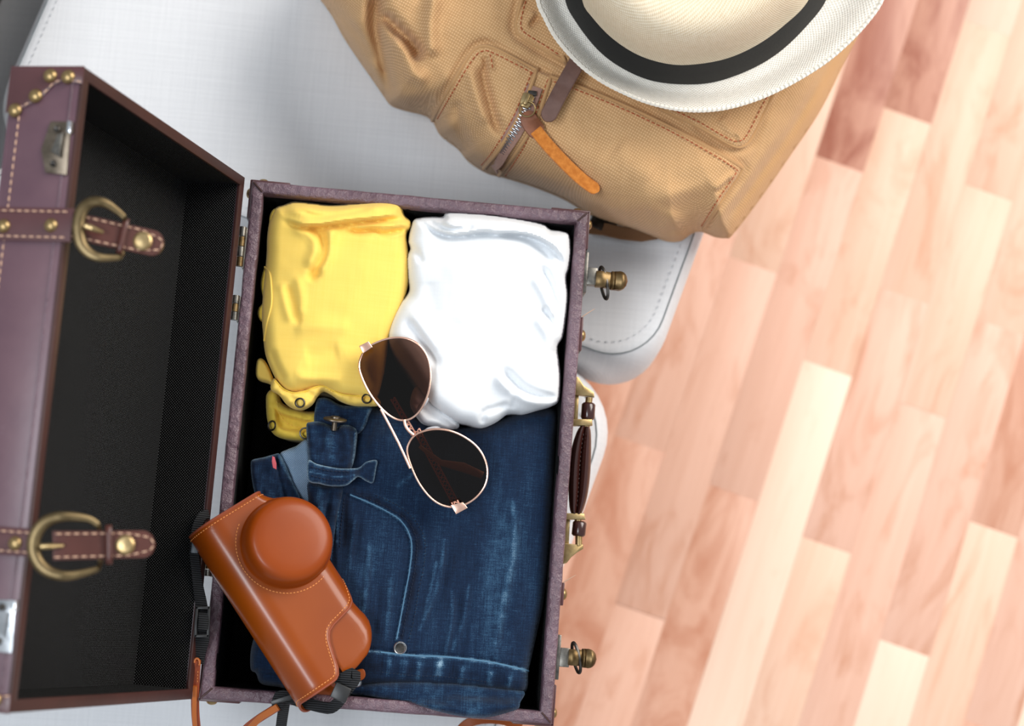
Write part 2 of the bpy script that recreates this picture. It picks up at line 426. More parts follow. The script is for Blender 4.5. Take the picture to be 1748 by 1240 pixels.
# denim
def m_denim(name, dark, mid, light, rot=.06):
    t = NT(name)
    s1 = t.noise(1, 4, .75, t.mapp((70, 1500, 0), (0, 0, rot)))       # weft slubs, across
    s2 = t.noise(1, 4, .7, t.mapp((1300, 40, 0), (0, 0, rot)))       # warp
    sp = t.noise(1400, 2, .6); bl = t.noise(16, 4, .6, t.mapp((2.2, .5, 1), (0, 0, rot)))
    f = t.math('ADD', t.math('ADD', t.math('MULTIPLY', s1, .30), t.math('MULTIPLY', s2, .25)), t.math('ADD', t.math('MULTIPLY', sp, .2), t.math('MULTIPLY', bl, .3)))
    at = t.n.new('ShaderNodeAttribute'); at.attribute_name = 'wear'
    nz = t.math('ADD', t.math('MULTIPLY', sp, 1.2), t.math('MULTIPLY', s1, .8))
    f2 = t.math('ADD', f, t.math('MULTIPLY', t.math('MULTIPLY', at.outputs['Fac'], nz), .34))
    c = t.ramp(f2, [(.42, dark), (.56, mid), (.68, light), (.95, C(150, 180, 200))])
    t.set(col=c, rough=.9, spec=.15, sheen=.08).bump(t.math('ADD', s1, t.math('ADD', s2, sp)), .5, .0006); return t.m
M_denim = m_denim('dark_indigo_denim', C(10, 20, 38), C(20, 40, 66), C(48, 80, 108))
M_denim2 = m_denim('worn_denim_edge', C(30, 56, 86), C(74, 112, 144), C(140, 172, 194))
M_denimback = m_weave('denim_wrong_side', C(104, 134, 164), C(178, 198, 214), 300, .8, .5, .0005, mot=.8)
M_dthread = m_plain('navy_thread', C(20, 32, 54), .8)
M_pipe = m_plain('bleached_denim_seam', C(84, 122, 150), .9, .2, 900, .5)
# camera case leather
t = NT('tan_smooth_leather'); n = t.noise(9, 3, .5)
t.set(col=t.ramp(n, [(.3, C(132, 56, 0)), (.7, C(156, 74, 8))]), rough=.36, spec=.2, coat=.4, coatr=.2).bump(t.noise(260, 3, .6), .05, .0002); M_tan = t.m
t = NT('tan_leather_lens'); n = t.noise(12, 3, .5)
t.set(col=t.ramp(n, [(.3, C(132, 54, 4)), (.7, C(148, 64, 10))]), rough=.4, spec=.2, coat=.22, coatr=.24).bump(t.noise(300, 3, .6), .05, .0002); M_tan2 = t.m
M_tanedge = m_plain('cut_leather_edge', C(142, 68, 42), .6)
M_taninside = m_plain('suede_lining_tan', C(178, 108, 48), .85, .2)
M_orangeleather = m_plain('orange_strap_leather', C(184, 100, 40), .4, .5, 90)
M_rustleather = m_plain('rust_strap_leather', C(156, 74, 44), .5, .4, 90)
# suede and oiled strap leathers
t = NT('orange_suede'); n = t.noise(240, 5, .7); t.set(col=t.ramp(n, [(.3, C(180, 102, 36)), (.7, C(216, 138, 62))]), rough=.9, sheen=.25, spec=.2).bump(n, .6, .0006); M_suede = t.m
t = NT('oiled_brown_leather'); n = t.noise(26, 5, .7); t.set(col=t.ramp(n, [(.3, C(92, 66, 58)), (.72, C(124, 94, 84))]), rough=.5, spec=.35).bump(t.noise(300, 3, .6), .15, .0003); M_oiled = t.m
t = NT('oiled_chestnut_leather'); n = t.noise(40, 5, .7); t.set(col=t.ramp(n, [(.3, C(116, 68, 44)), (.72, C(156, 100, 72))]), rough=.5, spec=.35); M_chest = t.m
# straw
def m_straw(name, a, b, sc, rot, bs=.7):
    t = NT(name); v = t.mapp((1, 1, 0), (0, 0, rot), 'UV')
    wx = t.wave(sc, v, 1.2, 2, 20, 'X'); wy = t.wave(sc, v, 1.2, 2, 20, 'Y'); h = t.math('MULTIPLY', wx, wy)
    t.set(col=t.ramp(t.math('ADD', t.math('MULTIPLY', h, .6), t.math('MULTIPLY', t.noise(240, 3, .6), .4)), [(.1, a), (.6, b)]), rough=.75, spec=.3).bump(t.math('MAXIMUM', wx, wy), bs, .0009); return t.m
M_brim = m_straw('pale_straw_brim', C(226, 218, 204), C(252, 248, 240), 150, .785)
M_crown = m_straw('natural_straw_crown', C(218, 196, 162), C(244, 230, 206), 130, .3, .35)
t = NT('black_grosgrain'); wv = t.wave(120, t.mapp((1, 1, 8)), 3, 2, 2, 'Z'); t.set(col=t.mix(wv, C(20, 20, 20), C(38, 37, 36)), rough=.6, spec=.3).bump(wv, .3, .0004); M_band = t.m
# lens glass: dark tinted, see-through and reflective
t = NT('dark_tinted_lens'); nt = t.t
tr = t.n.new('ShaderNodeBsdfTransparent'); gl = t.n.new('ShaderNodeBsdfGlossy'); gl.inputs['Roughness'].default_value = .05
gl.inputs['Color'].default_value = (.9, .85, .8, 1); fr = t.n.new('ShaderNodeFresnel'); fr.inputs[0].default_value = 1.55
sepz = t.n.new('ShaderNodeSeparateXYZ'); t.l(t.tc.outputs['Generated'], sepz.inputs[0])
c = t.ramp(sepz.outputs[1], [(.0, (.15, .07, .055, 1)), (1., (.15, .085, .065, 1))]); t.l(c, tr.inputs[0])
mx = t.n.new('ShaderNodeMixShader'); t.l(t.math('MULTIPLY', fr.outputs[0], .6), mx.inputs[0]); t.l(tr.outputs[0], mx.inputs[1]); t.l(gl.outputs[0], mx.inputs[2])
t.l(mx.outputs[0], t.n['Material Output'].inputs[0]); M_lens = t.m
M_pad = m_plain('clear_nose_pad', C(196, 198, 204), .2, .6, 50, .0)
# wood
def m_wood(name, dk, lt, blot, dark=.5):
    t = NT(name); oi = t.n.new('ShaderNodeObjectInfo')
    va = t.n.new('ShaderNodeVectorMath'); va.operation = 'ADD'; cmb = t.n.new('ShaderNodeCombineXYZ')
    t.l(t.math('MULTIPLY', oi.outputs['Random'], 31.), cmb.inputs[0]); t.l(t.math('MULTIPLY', oi.outputs['Random'], 57.), cmb.inputs[1])
    t.l(t.tc.outputs['Object'], va.inputs[0]); t.l(cmb.outputs[0], va.inputs[1])
    def mp(sc):
        m = t.n.new('ShaderNodeMapping'); m.inputs['Scale'].default_value = sc; t.l(va.outputs[0], m.inputs[0]); return m.outputs[0]
    g = t.noise(1, 5, .65, mp((60, 3.0, 1)), .6); g2 = t.noise(1, 4, .6, mp((14, 4.5, 1)), 2.2); fine = t.noise(1, 3, .6, mp((300, 8, 1)))
    base = t.ramp(t.math('ADD', t.math('MULTIPLY', g, .6), t.math('MULTIPLY', fine, .4)), [(.3, dk), (.65, lt)])
    t.set(col=t.mix(t.ramp(g2, [(dark, (0, 0, 0, 1)), (dark+.22, (1, 1, 1, 1))]), base, blot), rough=.42, spec=.4).bump(g, .05, .0003)
    return t.m
WOODS = [m_wood('maple_very_light', C(240, 206, 182), C(246, 216, 194), C(234, 196, 170), .6),
         m_wood('maple_light', C(230, 186, 158), C(238, 200, 176), C(220, 168, 138), .52),
         m_wood('maple_pink', C(222, 174, 150), C(232, 188, 166), C(208, 152, 124), .50),
         m_wood('maple_medium', C(212, 160, 134), C(224, 176, 152), C(198, 138, 110), .46),
         m_wood('maple_dark', C(196, 138, 116), C(212, 158, 136), C(172, 108, 88), .46)]
M_subfloor = m_plain('subfloor_wood', C(216, 166, 140), .8)  # wood-toned slab beneath the planks
WEAR = None
# ============================================================ SETTING: floor of narrow strips, each plank its own piece
ZF = -0.59
floor = MB().box((0.75, 0.0, ZF-.02), (2.3, 2.0, .012)).build('floor', M_subfloor); floor['kind'] = 'structure'
A = U(1370, 620, ZF); B = U(1370+.318*420, 200, ZF)
pd = (B-A)[:2]; pd /= np.linalg.norm(pd); pn = np.array([pd[1], -pd[0]])
PW = float(((U(1462, 620, ZF)-A)[:2])@pn)
def y_at(k, py):   # position along the row of an image height
    cx = 1370+92*(k+.5); q = U(cx+.318*(620-py), py, ZF); return float((q-A)[:2]@pd)
rows = {  # k: joints (image y, bottom to top) and the tone of each plank, from below upwards
 -5: ([1500, 1010, 560, 100], [3, 2, 3, 3, 2]), -4: ([1400, 905, 470, 60], [1, 3, 3, 2, 2]),
 -3: ([1330, 760, 300], [2, 3, 2, 1]), -2: ([1500, 1046, 452, 20], [2, 2, 2, 1, 1]),
 -1: ([1420, 842, 280, -160], [1, 3, 2, 4, 2]), 0: ([1480, 629, 198, -250], [1, 0, 1, 4, 1]),
 1: ([1300, 930, 505, 50], [1, 1, 2, 1, 0]), 2: ([1380, 700, 330, -100], [1, 2, 1, 1, 2]),
 3: ([1420, 1105, 560, 115], [2, 0, 2, 1, 1]), 4: ([1390, 903, 480], [3, 1, 3, 1]),
 5: ([1240, 700, 250], [3, 2, 1, 2])}
rnd = random.Random(3)
pmesh = {}
def plank(k, y0, y1, tone):
    g = .00002; L = round(y1-y0, 3); key = (L, tone)
    if key not in pmesh:
        mb = MB().box((0, 0, 0), (PW/2-g, L/2-g, .007), None, .00025)
        o = mb.build('plank', WOODS[tone], floor); pmesh[key] = o.data
    else:
        o = bpy.data.objects.new('plank', pmesh[key]); link(o, floor)
    c = A[:2]+pn*PW*(k+.5)+pd*(y0+y1)/2
    ang = math.atan2(pd[1], pd[0])-PI/2
    o.matrix_basis = Matrix.Translation((c[0], c[1], ZF-.007+rnd.uniform(-.0002, .0002))) @ Matrix.Rotation(ang, 4, 'Z')
for k in range(-17, 17):
    if k in rows: js, tn = rows[k]; js = [y_at(k, j) for j in js]; tn = list(tn)
    else:
        y = -.9+rnd.uniform(-.3, 0); js = []
        while y < 1.25: js.append(y); y += rnd.uniform(.3, .55)
        tn = [rnd.choice([0, 1, 1, 2, 3]) for _ in range(len(js)+1)]
    js = [js[0]-.45]+js+[js[-1]+.5]
    if k in rows: js = [js[0]-.45]+js+[js[-1]+.45]; tn = [1]+tn+[2]
    for i in range(len(js)-1): plank(k, js[i], js[i+1], tn[i])

# ============================================================ SOFA
ZS = -0.142                     # top seam of the seat cushions
a0 = U(0, 222, ZS); b0 = U(1000, 603, ZS)
sd = (b0-a0)[:2]; sd /= np.linalg.norm(sd); td = np.array([-sd[1], sd[0]])
def SL(s, t, z): return Vector((a0[0]+sd[0]*s+td[0]*t, a0[1]+sd[1]*s+td[1]*t, z))
fr = U(1158, 500, ZS); s_front = float((fr-a0)[:2]@sd)
def rrect(s0, s1, t0, t1, r, inset=0, n=10, wob=0):
    s0 += inset; s1 -= inset; t0 += inset; t1 -= inset; r = max(r-inset*.8, .004)
    pts = []
    for cx, cy, a in ((s1-r, t1-r, 0), (s0+r, t1-r, PI/2), (s0+r, t0+r, PI), (s1-r, t0+r, 1.5*PI)):
        for i in range(n): th = a+PI/2*i/(n-1); pts.append((cx+r*math.cos(th), cy+r*math.sin(th)))
    out = []
    for i in range(len(pts)):       # split the long sides
        p, q = pts[i], pts[(i+1) % len(pts)]; L = math.dist(p, q); m = max(1, int(L/.03))
        for k in range(m): out.append((p[0]+(q[0]-p[0])*k/m, p[1]+(q[1]-p[1])*k/m))
    return out
def cushion(name, s0, s1, t0, t1, ztop, h, r, mat, parent=None, crown=.005, bulge=.009):
    lv = [(ztop-h, .03), (ztop-h+.004, .012), (ztop-h+.02, .0), (ztop-h*.5, -bulge), (ztop-.03, -bulge*.7), (ztop-.012, -.002), (ztop-.004, .002), (ztop, .005)]
    v = []; f = []; base = rrect(s0, s1, t0, t1, r); n = len(base); cx, cy = (s0+s1)/2, (t0+t1)/2
    def ring(ins):
        # move along inward direction by an inset (approximate with scaling)
        out = []
        W, H = (s1-s0)/2, (t1-t0)/2
        for x, y in base: out.append((cx+(x-cx)*(W-ins)/W, cy+(y-cy)*(H-ins)/H))
        return out
    for z, ins in lv: v += [SL(x, y, z) for x, y in ring(ins)]
    ins = .005
    m = min(s1-s0, t1-t0)/2
    for k in range(1, 15):
        q = k/15; i2 = .005+(m-.01)*q**1.5
        zz = ztop+crown*(1-math.exp(-i2/.05))
        rg = ring(i2)
        v += [SL(x, y, zz+.0012*noise.noise(Vector((x*7, y*7, ztop+s0*9)))*min(1, i2/.05)) for x, y in rg]
    R = len(lv)+14
    for i in range(R-1):
        for k in range(n): f.append((i*n+k, i*n+(k+1) % n, (i+1)*n+(k+1) % n, (i+1)*n+k))
    f.append(tuple(range(n))[::-1]); f.append(tuple((R-1)*n+k for k in range(n)))
    o = mobj(name, v, f, mat, parent, sharp=70)
    # top seam: a thin dark line with stitches beside it
    mb = MB().tube([SL(x, y, ztop+.0003) for x, y in ring(.0048)], .00055, 5, True)
    mb.build('piping', M_seam, o)
    o2 = MB().stitches([SL(x, y, ztop+.0022) for x, y in ring(.013)+ring(.013)[:1]], .0035, .003, .00035, lift=0).build('stitching', M_seam2, o); o2['kind'] = 'stuff'
    return o
M_seam = m_plain('dark_seam_thread', C(112, 120, 124), .9); M_seam2 = m_plain('pale_seam_thread', C(196, 200, 204), .9)
c1 = cushion('seat_cushion', -.012, s_front, 0, .70, ZS, .155, .048, M_sofa)
tag(c1, 'pale grey linen seat cushion under the tan canvas backpack', 'cushion', 'pale grey seat cushions side by side')
c2 = cushion('seat_cushion', -.012, s_front-.016, -.69, -.018, ZS-.002, .155, .062, M_sofa)
tag(c2, 'pale grey linen seat cushion under the lower half of the suitcase', 'cushion', 'pale grey seat cushions side by side')
del c1['group'], c2['group']
sofa = empty('sofa', SL(s_front/2, 0, ZF), 'pale grey linen sofa holding up the two seat cushions', 'sofa')
def rbox(s0, s1, t0, t1, z0, z1, r, bev):
    v = []; f = []; base = rrect(s0, s1, t0, t1, r); n = len(base); cx, cy = (s0+s1)/2, (t0+t1)/2; W, H = (s1-s0)/2, (t1-t0)/2
    lv = [(z0, bev), (z0+bev*.3, bev*.3), (z0+bev, 0), (z1-bev, 0), (z1-bev*.3, bev*.3), (z1, bev)]
    for z, ins in lv: v += [SL(cx+(x-cx)*(W-ins)/W, cy+(y-cy)*(H-ins)/H, z) for x, y in base]
    for i in range(len(lv)-1):
        for k in range(n): f.append((i*n+k, i*n+(k+1) % n, (i+1)*n+(k+1) % n, (i+1)*n+k))
    f.append(tuple(range(n))[::-1]); f.append(tuple((len(lv)-1)*n+k for k in range(n)))
    return v, f
v, f = rbox(-.1, s_front-.075, -.72, .72, ZF+.10, ZS-.156, .04, .01); mobj('sofa_frame', v, f, M_sofa, sofa)
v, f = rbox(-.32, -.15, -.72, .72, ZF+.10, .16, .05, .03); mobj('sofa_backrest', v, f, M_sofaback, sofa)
for s_, t_ in ((s_front-.13, -.64), (s_front-.13, .64), (-.26, -.64), (-.26, .64)):
    MB().lathe([(.016, 0), (.018, .004), (.026, .099), (.026, .10)], Matrix.Translation(SL(s_, t_, ZF)), 16).build('leg', M_edge, sofa)
# two loose back cushions standing on the seat at the left, only their lower edges in view
def backcush(t0, t1, label):
    v = []; f = []; n = 36; lv = []
    s0, s1 = -.150, -.0205
    cs, ct = (s0+s1)/2, (t0+t1)/2; H = .36; z0 = ZS+.012
    for i in range(15):
        q = i/14; ph = PI*q; k = max(.05, math.sin(ph))**.22
        zz = z0+H*q
        for j in range(n):
            th = 2*PI*j/n; c, s_ = math.cos(th), math.sin(th)
            ex = abs(c)**.35*(1 if c > 0 else -1); ey = abs(s_)**.35*(1 if s_ > 0 else -1)
            v.append(SL(cs-.05*q+ex*(s1-s0)/2*(.86+.14*math.sin(ph))*k, ct+ey*(t1-t0)/2*k, zz))
    for i in range(14):
        for j in range(n): f.append((i*n+j, i*n+(j+1) % n, (i+1)*n+(j+1) % n, (i+1)*n+j))
    f.append(tuple(range(n))[::-1]); f.append(tuple(14*n+j for j in range(n)))
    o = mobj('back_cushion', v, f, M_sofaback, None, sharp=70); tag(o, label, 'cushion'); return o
tj = float((U(40, 34, ZS+.02)-a0)[:2]@td)
backcush(tj-.42, tj-.002, 'grey linen back cushion, painted in shade, at the left edge, nearer the suitcase lid')
backcush(tj+.002, tj+.42, 'grey linen back cushion, painted in shade, in the top left corner of the photo')

# ============================================================ SUITCASE
HW, HL, TH, DEP = .1329, .2, .0095, .135
case = empty('suitcase', (0, 0, -DEP), 'small open maroon leather suitcase with brass buckles lying on the sofa', 'suitcase')
def frame_ring(hw, hl, th, z0, z1, rb, name, mat, parent, W=None, jitter=.0):
    """rectangular ring with a rounded top"""
    v = []; f = []
    prf = [(0, z0), (0, z1-rb), (rb*.3, z1-rb*.3), (rb, z1), (th-rb, z1), (th-rb*.3, z1-rb*.3), (th, z1-rb), (th, z0)]
    m = len(prf); W = W or Matrix.Identity(4); path = []
    cs = [(hw, hl), (-hw, hl), (-hw, -hl), (hw, -hl)]
    for i in range(4):
        p, q = cs[i], cs[(i+1) % 4]; L = math.dist(p, q); k = int(L/.01)
        for j in range(k): path.append((p, q, j/k))
    for idx, (p, q, t) in enumerate(path):
        x = p[0]+(q[0]-p[0])*t; y = p[1]+(q[1]-p[1])*t
        corner = t == 0; nx, ny = 0, 0
        if corner: nx, ny = -math.copysign(1, x), -math.copysign(1, y)
        elif abs(abs(x)-hw) < 1e-6: nx = -math.copysign(1, x)
        else: ny = -math.copysign(1, y)
        for o_, z in prf:
            jt = jitter*noise.noise(Vector((x*60, y*60, z*50+o_*90)))
            v.append(W @ Vector((x+nx*(o_+jt), y+ny*(o_+jt), z+jt)))
    n = len(path)
    for i in range(n):
        for k in range(m-1): f.append((i*m+k, i*m+k+1, ((i+1) % n)*m+k+1, ((i+1) % n)*m+k))
        f.append((i*m+m-1, i*m, ((i+1) % n)*m, ((i+1) % n)*m+m-1))
    return mobj(name, v, f, mat, parent, sharp=50)
def boxuv(o, W):
    Wi = W.inverted(); me = o.data; uv = me.uv_layers.new(name='UVMap'); R = Wi.to_3x3()
    for p in me.polygons:
        n = R @ p.normal; ax = max(range(3), key=lambda i: abs(n[i])); a, b = [i for i in range(3) if i != ax]
        for li in p.loop_indices:
            c = Wi @ me.vertices[me.loops[li].vertex_index].co; uv.data[li].uv = (c[a], c[b])
def tray(hw, hl, th, z0, z1, W, mat, name, parent):
    mb = MB()
    for c, h in (((0, 0, z0+.002), (hw-.0006, hl-.0006, .002)), ((hw-th/2, 0, (z0+z1)/2), (th/2, hl, (z1-z0)/2)), ((-hw+th/2, 0, (z0+z1)/2), (th/2, hl, (z1-z0)/2)),
                 ((0, hl-th/2, (z0+z1)/2), (hw-th+.0012, th/2, (z1-z0)/2-.0002)), ((0, -hl+th/2, (z0+z1)/2), (hw-th+.0012, th/2, (z1-z0)/2-.0002))):
        mb.box(c, h, None, .0008)
    return mb.build(name, mat, parent, W)
def lining(hw, hl, z0, z1, W, parent, name='lining'):
    v = [(x, y, z) for z in (z1, z0) for x, y in ((hw, hl), (-hw, hl), (-hw, -hl), (hw, -hl))]
    v += [(x*1.004, y*1.003, z-.0006*(1 if z == z0 else 0)) for x, y, z in v]
    f = [(4, 5, 6, 7), (15, 14, 13, 12)]+[(i, (i+1) % 4, 4+(i+1) % 4, 4+i) for i in range(4)]+[(8+(i+1) % 4, 8+i, 12+i, 12+(i+1) % 4) for i in range(4)]
    f += [((i+1) % 4, i, 8+i, 8+(i+1) % 4) for i in range(4)]
    o = mobj(name, [W @ Vector(q) for q in v], f, M_lining, parent, smooth=False); boxuv(o, W); return o
base = tray(HW-.0008, HL-.0008, TH-.0016, -DEP, -.004, None, M_edge, 'base', case)
frame_ring(HW, HL, TH, -.012, 0, .0022, 'rim', M_rim, base, jitter=.0005)
lining(HW-TH+.0002, HL-TH+.0002, -DEP+.005, -.002, Matrix.Identity(4), base)
# mitred seam creases on the four rim corners
for sx in (1, -1):
    for sy in (1, -1):
        MB().tube([(sx*(HW-.0012), sy*(HL-.0012), -.0003), (sx*(HW-TH/2), sy*(HL-TH/2), .0005), (sx*(HW-TH+.001), sy*(HL-TH+.001), -.0002)], .0007, 6).build('rim_seam', M_edge, base)
        # leather corner guards standing proud of the outer walls, with studs
        mb = MB()
        mb.box((sx*(HW-.014), sy*(HL+.0006), -.03), (.0155, .0012, .026), None, .0006)
        mb.box((sx*(HW+.0006), sy*(HL-.014), -.03), (.0012, .0155, .026), None, .0006)
        cg = mb.build('corner_guard', M_strap, base)
stud_me = None
def stud(parent, pos, nrm, r=.0042, mat=None, name='stud'):
    nrm = Vector(nrm).normalized(); W = Matrix.Translation(pos) @ nrm.to_track_quat('Z', 'Y').to_matrix().to_4x4() @ Matrix.Scale(r/.0042, 4)
    global stud_me
    if stud_me is None:
        o = MB().lathe([(.0040, -.0006), (.0044, 0), (.0042, .0007), (.0036, .0017), (.0026, .0025), (.0013, .0029), (.0004, .003)], Matrix.Identity(4), 20).build(name, mat or M_brass, parent, W)
        stud_me = o.data
    else: o = link(bpy.data.objects.new(name, stud_me), parent, W)
    return o
for sx in (1, -1):
    for sy in (1, -1):
        stud(base, (sx*(HW+.0016), sy*(HL-.008), -.012), (sx, 0, 0)); stud(base, (sx*(HW-.008), sy*(HL+.0016), -.012), (0, sy, 0))
# leather bands on the handle side
for (y0, y1) in ((547, 603), (998, 1036)):
    a, b = P(990, y0, -.02), P(980, y1, -.02)
    sb = MB().box((HW+.0012, (a.y+b.y)/2, -.055), (.0014, abs(a.y-b.y)/2, .05), None, .0006).build('side_band', M_strap, case)
    stud(case, (HW+.0026, (a.y+b.y)/2, -.014), (1, 0, 0), .0048)
    MB().tube([(HW+.001, a.y, -.004), (HW+.005, a.y+.003, -.001), (HW+.010, a.y+.0065, .001)], [.0004, .0004, .0002], 5).build('loose_thread', M_thread, case)
# latches
def latch(plate, block, tongue, loop, z=-.012):
    y0, y1 = P(HW, 0, 0), None
    ym = lambda x, py: P(x, py, z)
    a, b = ym(plate[0], plate[1]), ym(plate[0], plate[2])
    L = MB().box((HW+.0018, (a.y+b.y)/2, z-.012), (.0018, (a.y-b.y)/2, .014), None, .0006).build('latch', M_steel, case)
    a, b = ym(block[0], block[2]), ym(block[1], block[3])
    xb0 = HW+.0034; xb1 = P(block[1], (block[2]+block[3])/2, z).x
    MB().box(((xb0+xb1)/2, (a.y+b.y)/2, z-.002), ((xb1-xb0)/2, (a.y-b.y)/2, .004), None, .0006).build('hinge_block', M_steel, L)
    a, b = ym(tongue[0], tongue[2]), ym(tongue[1], tongue[3]); x0, x1 = xb1-.001, P(tongue[1], (tongue[2]+tongue[3])/2, z).x
    w = (a.y-b.y)/2; cy = (a.y+b.y)/2; N = 26; v = []; f = []
    for i in range(N+1):
        t = i/N; x = x0+(x1-x0)*t; rnd_ = (x1-x); ww = w*.86 if t < .5 else w
        if rnd_ < w: ww = math.sqrt(max(0, w*w-(w-rnd_)**2))+.0002
        zc = z+.001+.0012*math.sin(t*9)-.0005; 
        for j in range(9):
            q = -1+2*j/8; zz = zc+(.0035 if t < .5 else .0052)*math.sqrt(max(0, 1-(q*.93)**2))*(1 if rnd_ > w*.6 else math.sqrt(max(0.05, rnd_/(w*.6))))
            if abs(t-.55) < .05: zz -= .0012
            v.append((x, cy+q*ww, zz))
        for j in range(9): v.append((x, cy+(1-2*j/8)*ww, z-.003))
    for i in range(N):
        for k in range(18): f.append((i*18+k, i*18+(k+1) % 18, (i+1)*18+(k+1) % 18, (i+1)*18+k))
    f.append(tuple(range(18))[::-1]); f.append(tuple(N*18+k for k in range(18)))
    mobj('tongue', v, f, M_bronze, L)
    lx = P(loop[0], cy, z).x; lx = float(U(loop[0], (loop[1]+loop[2])/2, z)[0]); a = P(loop[0], loop[1], z); b = P(loop[0], loop[2], z); h = (a.y-b.y)/2
    pts = [(lx+.002*math.cos(th)-.003*math.sin(th), (a.y+b.y)/2+h*math.sin(th), z-.001+.004*math.cos(th)) for th in np.linspace(0, 2*PI, 28, endpoint=False)]
    MB().tube(pts, .0013, 8, True).build('wire_loop', M_dark, L)
latch((1002, 431, 501), (1003, 1019, 457, 488), (1018, 1071, 461, 497), (1031, 456, 510))
latch((952, 1084, 1161), (956, 972, 1106, 1140), (971, 1018, 1106, 1142), (984, 1098, 1149))
# handle
ZH = -.030
hd = MB()
def pz(l, z=ZH): return [P(x, y, z) for x, y in l]
# leather grip: two padded halves meeting in a central seam
ctr = cat([(998, 729), (993, 760), (990, 790), (988, 820), (986, 850), (983, 878)], False, 5)
N = len(ctr); gv = []; gf = []
for side in (-1, 1):
    v = []; f = []; nn = 14
    for i, (x, y) in enumerate(ctr):
        t = i/(N-1); hw_ = (7.5+10.5*math.sin(PI*min(max(t, 0), 1))**.6)/2240*1.08
        c = P(x, y, ZH); 
        for j in range(nn):
            th = 2*PI*j/nn
            v.append((c.x+side*(hw_*.49)+hw_*.52*math.cos(th), c.y, c.z+.001+(hw_*.85+.0015)*math.sin(th)))
    for i in range(N-1):
        for j in range(nn): f.append((i*nn+j, i*nn+(j+1) % nn, (i+1)*nn+(j+1) % nn, (i+1)*nn+j))
    f.append(tuple(range(nn))[::-1]); f.append(tuple((N-1)*nn+j for j in range(nn)))
    gb = len(gv); gv += v; gf += [tuple(i+gb for i in q) for q in f]
handle = mobj('handle', gv, gf, M_handle, case)
for pts in ([(980, 644), (986, 646), (995, 660), (1012, 671), (1013, 680), (1000, 678), (980, 676)], [(961, 928), (980, 930), (994, 930), (994, 938), (984, 944), (974, 952), (966, 962), (959, 964)]):
    MB().prism(pz(pts, ZH-.004), .007, bev=.0008).build('mount_plate', M_hand_brass, handle)
MB().prism(pz([(980, 675), (987, 675), (985, 724), (978, 724)], ZH-.006), .005, bev=.0006).build('mount_bar', M_hand_brass, handle)
MB().prism(pz([(964, 884), (972, 884), (970, 931), (962, 931)], ZH-.006), .005, bev=.0006).build('mount_bar', M_hand_brass, handle)
MB().prism(pz([(974, 717), (1009, 717), (1010, 728), (974, 729)], ZH-.002), .007, bev=.001).build('bracket', M_hand_brass, handle)
MB().prism(pz([(960, 877), (996, 877), (998, 888), (962, 888)], ZH-.002), .007, bev=.001).build('bracket', M_hand_brass, handle)
MB().tube(pz([(1006, 679), (1003, 700), (1001, 730)], ZH+.001), .0028, 12).build('pin', M_hand_brass, handle)
MB().tube(pz([(988, 932), (988, 910), (986, 880)], ZH+.001), .0028, 12).build('pin', M_hand_brass, handle)
for a, b in (((1005, 688), (1003, 717)), ((990, 890), (987, 916))):
    A_, B_ = P(*a, ZH), P(*b, ZH); Q = [A_.lerp(B_, t) for t in (0, .06, .12, .5, .88, .94, 1)]
    MB().tube(Q, [.0040, .0050, .0055, .0055, .0055, .0050, .0040], 20).build('leather_loop', M_handle, handle)
MB().stitches([P(x, y, ZH+.0065) for x, y in ctr[2:-2]], .002, .0015, .0003, lift=0).build('stitching', M_handle, handle)['kind'] = 'stuff'
# hinges
for ya, yb in ((388, 457), (505, 548), (948, 985)):
    xm = 413-(ya-388)*.103
    a, b = P(xm, ya, 0), P(xm, yb, 0)
    h = MB().box((-HW-.0006, (a.y+b.y)/2, -.010), (.0008, (a.y-b.y)/2, .009), None, .0003).build('hinge', M_steel, case)
    k = 4 if yb-ya > 50 else 3
    for i in range(k):
        y1 = a.y+(b.y-a.y)*i/k; y2 = a.y+(b.y-a.y)*(i+.93)/k
        MB().tube([(-HW-.0032, y1, .001), (-HW-.0032, y2, .001)], .0028 if i % 2 == 0 else .0026, 14).build('knuckle', M_bronze if i % 2 else M_steel, h)
# ---- lid, standing open
THETA = 1.8813; hx, hz = -HW-.0063, .0054
dv = Vector((math.cos(THETA), 0, math.sin(THETA))); nv = Vector((-math.sin(THETA), 0, math.cos(THETA))); LD = .0492; LW = 2*HW
# lid frame: local x = from hinge to front (u - LW/2), local y = world y, local z = towards the open side (-nv)
LM = Matrix([[dv.x, 0, -nv.x, 0], [0, 1, 0, 0], [dv.z, 0, -nv.z, 0], [0, 0, 0, 1]])
org = Vector((hx, 0, hz))+dv*HW
LM = Matrix.Translation(org) @ LM
# basis x=dv, y=+Y, z=-nv has det: make right-handed by flipping y usage if needed (symmetric in y)
if LM.to_3x3().determinant() < 0: pass
def LP(u, y, wd): return Vector((hx, y, hz))+dv*u+nv*wd      # u from hinge, wd depth away from the opening
def lidbox(mb, u0, u1, y0, y1, w0, w1, bev=.0008):
    c = LP((u0+u1)/2, (y0+y1)/2, (w0+w1)/2); R = Matrix([[dv.x, 0, nv.x], [0, 1, 0], [dv.z, 0, nv.z]])
    if R.determinant() < 0: R = Matrix([[dv.x, 0, -nv.x], [0, 1, 0], [dv.z, 0, -nv.z]])
    return mb.box(c, (abs(u1-u0)/2, abs(y1-y0)/2, abs(w1-w0)/2), R, bev)
mb = MB(); TL = .0065
lidbox(mb, 0, LW, -HL, HL, LD-.004, LD, .0015)
lidbox(mb, 0, TL, -HL+.0004, HL-.0004, .001, LD-.002); lidbox(mb, LW-TL, LW, -HL+.0004, HL-.0004, .001, LD-.002)
lidbox(mb, 0, LW, HL-TL, HL, .001, LD-.002); lidbox(mb, 0, LW, -HL, -HL+TL, .001, LD-.002)
lid = mb.build('lid', M_lid, case)
